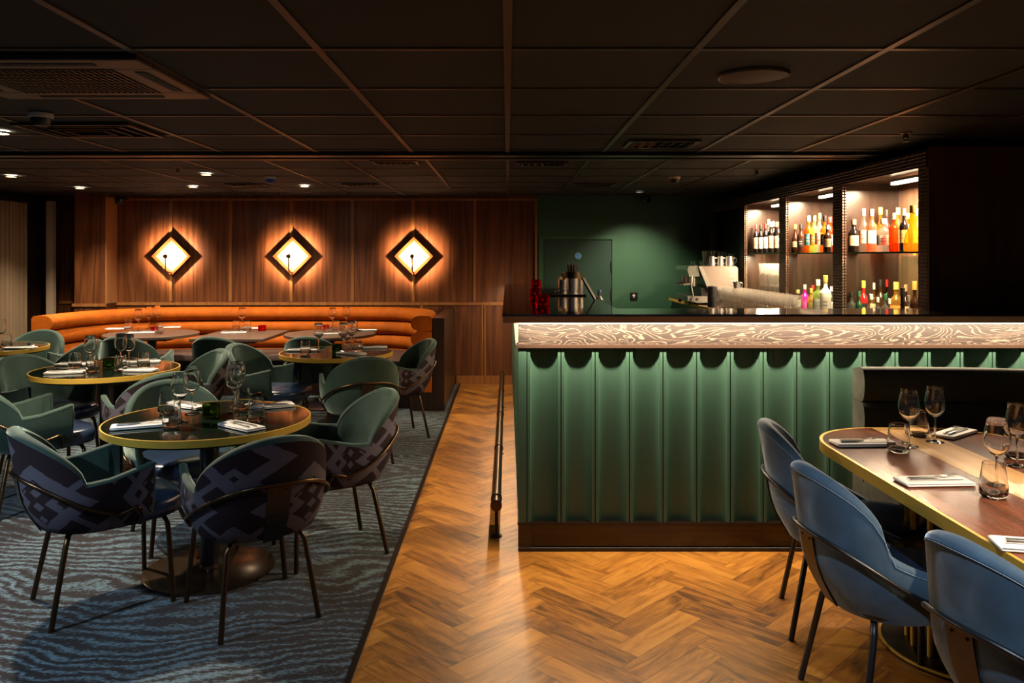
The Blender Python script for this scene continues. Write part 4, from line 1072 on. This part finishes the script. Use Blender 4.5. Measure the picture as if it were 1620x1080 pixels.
def chair(x, y, f, kind, label, z=.004):
    if kind not in protos: protos[kind] = o = make_chair(kind, label)
    else: o = copy_tree(protos[kind])
    o.location = (x, y, z); o.rotation_euler = (0, 0, math.radians(f-90)); o['label'] = label
    o['group'] = {'kilim': 'armchairs with kilim-patterned backs', 'green': 'green velvet armchairs', 'blue': 'blue velvet chairs along the oval table'}[kind]
chair(-1.83, 3.56, 40, 'kilim', 'armchair with zigzag-patterned shell at the front left of the nearest round table')
chair(-1.11, 3.46, 125, 'kilim', 'armchair with zigzag-patterned back, nearest to the camera, seen from behind')
chair(-.93, 4.17, 210, 'kilim', 'armchair with patterned shell at the right of the nearest round table, beside the aisle')
chair(-1.80, 4.38, -52, 'green', 'green velvet armchair on the far side of the nearest round table')
chair(-2.93, 4.90, 42, 'green', 'green velvet armchair at the left edge, front of the second-row table')
chair(-2.33, 5.20, 133, 'kilim', 'patterned armchair at the front right of the second-row round table')
chair(-2.48, 5.98, 222, 'kilim', 'armchair with green inner back and dark shell at the right of the second-row table')
chair(-3.32, 5.72, -22, 'green', 'green velvet armchair at the left of the second-row table')
chair(-3.93, 6.90, 178, 'green', 'green velvet armchair seen side-on, between the second-row table and the orange bench')
chair(-3.50, 7.48, 88, 'green', 'grey-green armchair with its back to the camera at the left walnut table')
chair(-2.64, 7.46, 84, 'green', 'grey-green armchair with its back to the camera at the rectangular walnut table')
chair(-1.96, 6.52, -12, 'green', 'green velvet armchair at the left of the far brass-rimmed table')
chair(-1.80, 7.48, 86, 'green', 'grey-green armchair behind the far brass-rimmed table, at the right walnut table')
chair(-1.13, 6.02, 112, 'green', 'dark green velvet armchair seen from behind, in front of the far brass-rimmed table')
chair(-.97, 6.82, 205, 'kilim', 'dark armchair at the right of the far brass-rimmed table, by the orange bench end')
chair(-4.56, 7.50, -85, 'green', 'green velvet armchair behind the brass-rimmed table at the left edge of the photo')
chair(-4.46, 6.28, 95, 'kilim', 'patterned armchair in front of the table at the left edge, only its arm in view')
chair(1.42, 3.33, -14, 'blue', 'blue velvet chair farthest from the camera, at the end of the oval table', 0)
chair(1.33, 2.72, 6, 'blue', 'blue velvet chair in the middle of the three along the oval table', 0)
chair(1.44, 2.06, 14, 'blue', 'blue velvet chair nearest to the camera at the lower right corner', 0)

# ------------------------------------------------------------------ tableware
wprof = [(0,0),(.036,0),(.0365,.0015),(.022,.004),(.006,.010),(.0038,.025),(.0036,.095),(.006,.108),(.022,.118),(.037,.138),(.0425,.160),(.0415,.185),(.036,.212),(.0305,.238),
         (.0300,.2385),(.0293,.238),(.0345,.212),(.0400,.185),(.0410,.160),(.0355,.139),(.020,.1205),(.004,.113),(0,.1125)]
wmesh = MB().lathe(wprof, 32).mesh('wine_glass', M['glass'], True)
tmesh = MB().lathe(tumbler_profile(.0435, .0335, .112), 32).mesh('water_tumbler', M['glass'], True)
def put(name, me, px, py, z, label, cat, grp):
    x, y = at(px, py, z)
    o = bpy.data.objects.new(name, me); COL.objects.link(o); o.location = (x, y, z+.0008); tag(o, label, cat, grp)
def nap_mesh():
    m = MB()
    for k, (a, b, dz) in enumerate(((.122, .050, .0), (.1205, .0485, .0070))):
        m.box(-a, a, -b, b, dz, dz+.0062, bev=.0028)
    m.box(-.1255, -.118, -.047, .047, .001, .0125, bev=.003)
    return m
napm = nap_mesh().mesh('folded_napkin', M['linen'], True)
def fork_mesh():
    m = MB(); m.tube([(-.095,0,.004),(-.05,0,.0035),(0,0,.003),(.035,0,.006)], [.0042,.0034,.0022,.0024], 8)
    m.box(.033, .056, -.011, .011, .0055, .0075, bev=.0008)
    for k in range(4): m.tube([(.054, -.0095+.0063*k, .0066), (.080, -.0095+.0063*k, .0095), (.100, -.0095+.0063*k, .0080)], .0013, 6)
    return m
def knife_mesh():
    m = MB(); m.tube([(-.10,0,.004),(-.03,0,.004),(.0,0,.004)], [.0048,.0042,.003], 8)
    m.prism([(0,-.007),(.085,-.0075),(.105,-.001),(.107,.004),(0,.0045)], .0035, .0048); return m
fm_ = fork_mesh().mesh('fork', M['chrome'], True); km_ = knife_mesh().mesh('knife', M['chrome'], True)
def setting(px, py, z, ang, where, cutlery=True, flip=False):
    x, y = at(px, py, z); a = math.radians(ang)
    o = bpy.data.objects.new('folded_napkin', napm); COL.objects.link(o); o.location = (x, y, z+.0008); o.rotation_euler = (0, 0, a)
    tag(o, 'white folded napkin '+where, 'napkin', 'white napkins')
    if cutlery:
        for nm, me, off, dr in (('fork', fm_, .014, .10), ('knife', km_, -.014, .02)):
            c = bpy.data.objects.new(nm, me); COL.objects.link(c)
            s = -1 if flip else 1
            c.location = (x-math.sin(a)*off*s, y+math.cos(a)*off*s, z+.0146); c.rotation_euler = (0, 0, a+dr*s+(PI if flip else 0))
            tag(c, f'steel {nm} on the napkin {where}', nm, 'cutlery')
ZT = .75
def wg(px, py, where, z=ZT): put('wine_glass', wmesh, px, py, z, 'empty wine glass '+where, 'wine glass', 'wine glasses')
def tb(px, py, where, z=ZT): put('water_tumbler', tmesh, px, py, z, 'empty water tumbler '+where, 'tumbler', 'water tumblers')
T1 = 'on the nearest round table'
wg(285, 668, 'left of the candle, front one, '+T1)
wg(304, 654, 'left of the candle, rear one, '+T1)
wg(371, 652, 'right of the candle, front one, '+T1)
wg(376, 643, 'right of the candle, rear one, '+T1)
tb(272, 676, 'at the left, front one of two '+T1); tb(264, 656, 'at the left, rear one of two '+T1)
tb(405, 666, 'at the right, standing by itself '+T1); tb(384, 648, 'at the right, behind the wine glasses '+T1)
setting(222, 675, ZT, 22, 'at the left edge of the nearest round table'); setting(298, 643, ZT, -30, 'at the far left of the nearest round table', True, True)
setting(428, 644, ZT, 28, 'at the far right of the nearest round table'); setting(382, 676, ZT, -38, 'at the front right of the nearest round table', True, True)
x, y = at(334, 660, ZT); holder(x, y, ZT, .042, .066, M['glass_green'], 'dark green glass tealight holder at the middle of the nearest round table')
T2 = 'on the second-row round table'
wg(143, 584, 'at the left '+T2); wg(191, 580, 'right of the candle, left one, '+T2); wg(204, 581, 'right of the candle, right one, '+T2)
tb(118.6, 583, 'at the far left '+T2); tb(146, 589, 'in front of the left wine glass '+T2); tb(191, 587, 'beside the green candle holder '+T2); tb(227, 582, 'at the far right '+T2)
setting(118, 577.5, ZT, -4, 'at the far left of the second-row round table'); setting(104, 590, ZT, 14, 'at the front left of the second-row round table')
setting(225, 573.5, ZT, 12, 'at the far right of the second-row round table'); setting(219, 586.5, ZT, -2, 'at the front right of the second-row round table')
x, y = at(172.5, 583, ZT); holder(x, y, ZT, .042, .066, M['glass_green'], 'green glass tealight holder at the middle of the second-row round table')
T3 = 'on the far brass-rimmed table'
wg(504, 556, 'at the left, standing alone '+T3); wg(543, 555, 'right of the candle, left one, '+T3); wg(556, 552, 'right of the candle, right one, '+T3)
tb(483, 561, 'at the left edge '+T3); tb(550, 557, 'behind the front napkin '+T3); tb(566, 556, 'at the right '+T3)
setting(478, 555, ZT, -3, 'at the left of the far brass-rimmed table'); setting(556, 560, ZT, -28, 'at the front of the far brass-rimmed table'); setting(590, 550.5, ZT, 6, 'at the right of the far brass-rimmed table')
x, y = at(533, 557, ZT); holder(x, y, ZT, .042, .066, M['glass_green'], 'green glass tealight holder at the middle of the far brass-rimmed table')
T4 = 'on the table at the left edge of the photo'
wg(2, 548, T4); tb(11, 549, T4); setting(33, 551, ZT, 2, 'on the table at the left edge of the photo')
B1 = 'on the left walnut table'
wg(219, 524, 'standing alone at the left '+B1); wg(236, 519.5, 'in front of the pair at the right '+B1); wg(249, 517, 'behind the pair at the right '+B1)
tb(203, 522, 'at the left '+B1); tb(252, 528, 'in front of the red candle '+B1)
setting(187, 521, ZT, 0, 'at the left of the left walnut table', False); setting(224, 527, ZT, 10, 'at the front of the left walnut table'); setting(267, 518.5, ZT, 12, 'at the right of the left walnut table')
x, y = at(244, 525, ZT); holder(x, y, ZT, .038, .055, M['glass_red'], 'red glass tealight holder on the left walnut table')
B2 = 'on the rectangular walnut table'
wg(383, 521, B2); tb(374, 523, 'left one of two '+B2); tb(391, 524, 'right one of two '+B2)
setting(370, 527, ZT, 12, 'at the front of the rectangular walnut table'); setting(402, 520, ZT, 12, 'at the back of the rectangular walnut table', False)
x, y = at(414.5, 523, ZT); holder(x, y, ZT, .042, .058, M['glass_red'], 'red glass tealight holder on the rectangular walnut table')
B3 = 'on the right walnut table'
wg(526, 521, 'left one of two '+B3); wg(548, 519, 'right one of two '+B3)
tb(521, 528, 'in front of the red candle '+B3); tb(533, 524, 'left of centre '+B3); tb(560, 524, 'at the right '+B3)
setting(517, 529, ZT, 20, 'at the front of the right walnut table'); setting(578, 523, ZT, 3, 'at the right of the right walnut table', False)
x, y = at(514.5, 522, ZT); holder(x, y, ZT, .040, .055, M['glass_red'], 'red glass tealight holder on the right walnut table')
OT = 'on the oval table'
wg(1438, 706, 'just behind the leftmost tumbler '+OT); wg(1479, 699, 'farthest one, beside the folded napkin '+OT)
wg(1577, 771, 'behind the nearest tumbler '+OT); wg(1609, 737, 'at the right edge of the photo '+OT)
tb(1421, 714, 'at the left end '+OT); tb(1453, 690, 'at the far end on the oak stripe '+OT); tb(1572, 786, 'nearest to the camera '+OT); tb(1608, 724, 'at the right edge of the photo '+OT)
setting(1364, 703, ZT, 2, 'at the left end of the oval table'); setting(1478, 764, ZT, 3, 'at the middle of the near side of the oval table')
setting(1510, 687, ZT, 38, 'at the far side of the oval table'); setting(1652, 868, ZT, -12, 'at the right edge of the photo on the oval table')

for o in COL.objects:
    if o.parent is None and o.get('label') and len(o['label'].split()) > 16: print('LONG', o.name, o['label'])
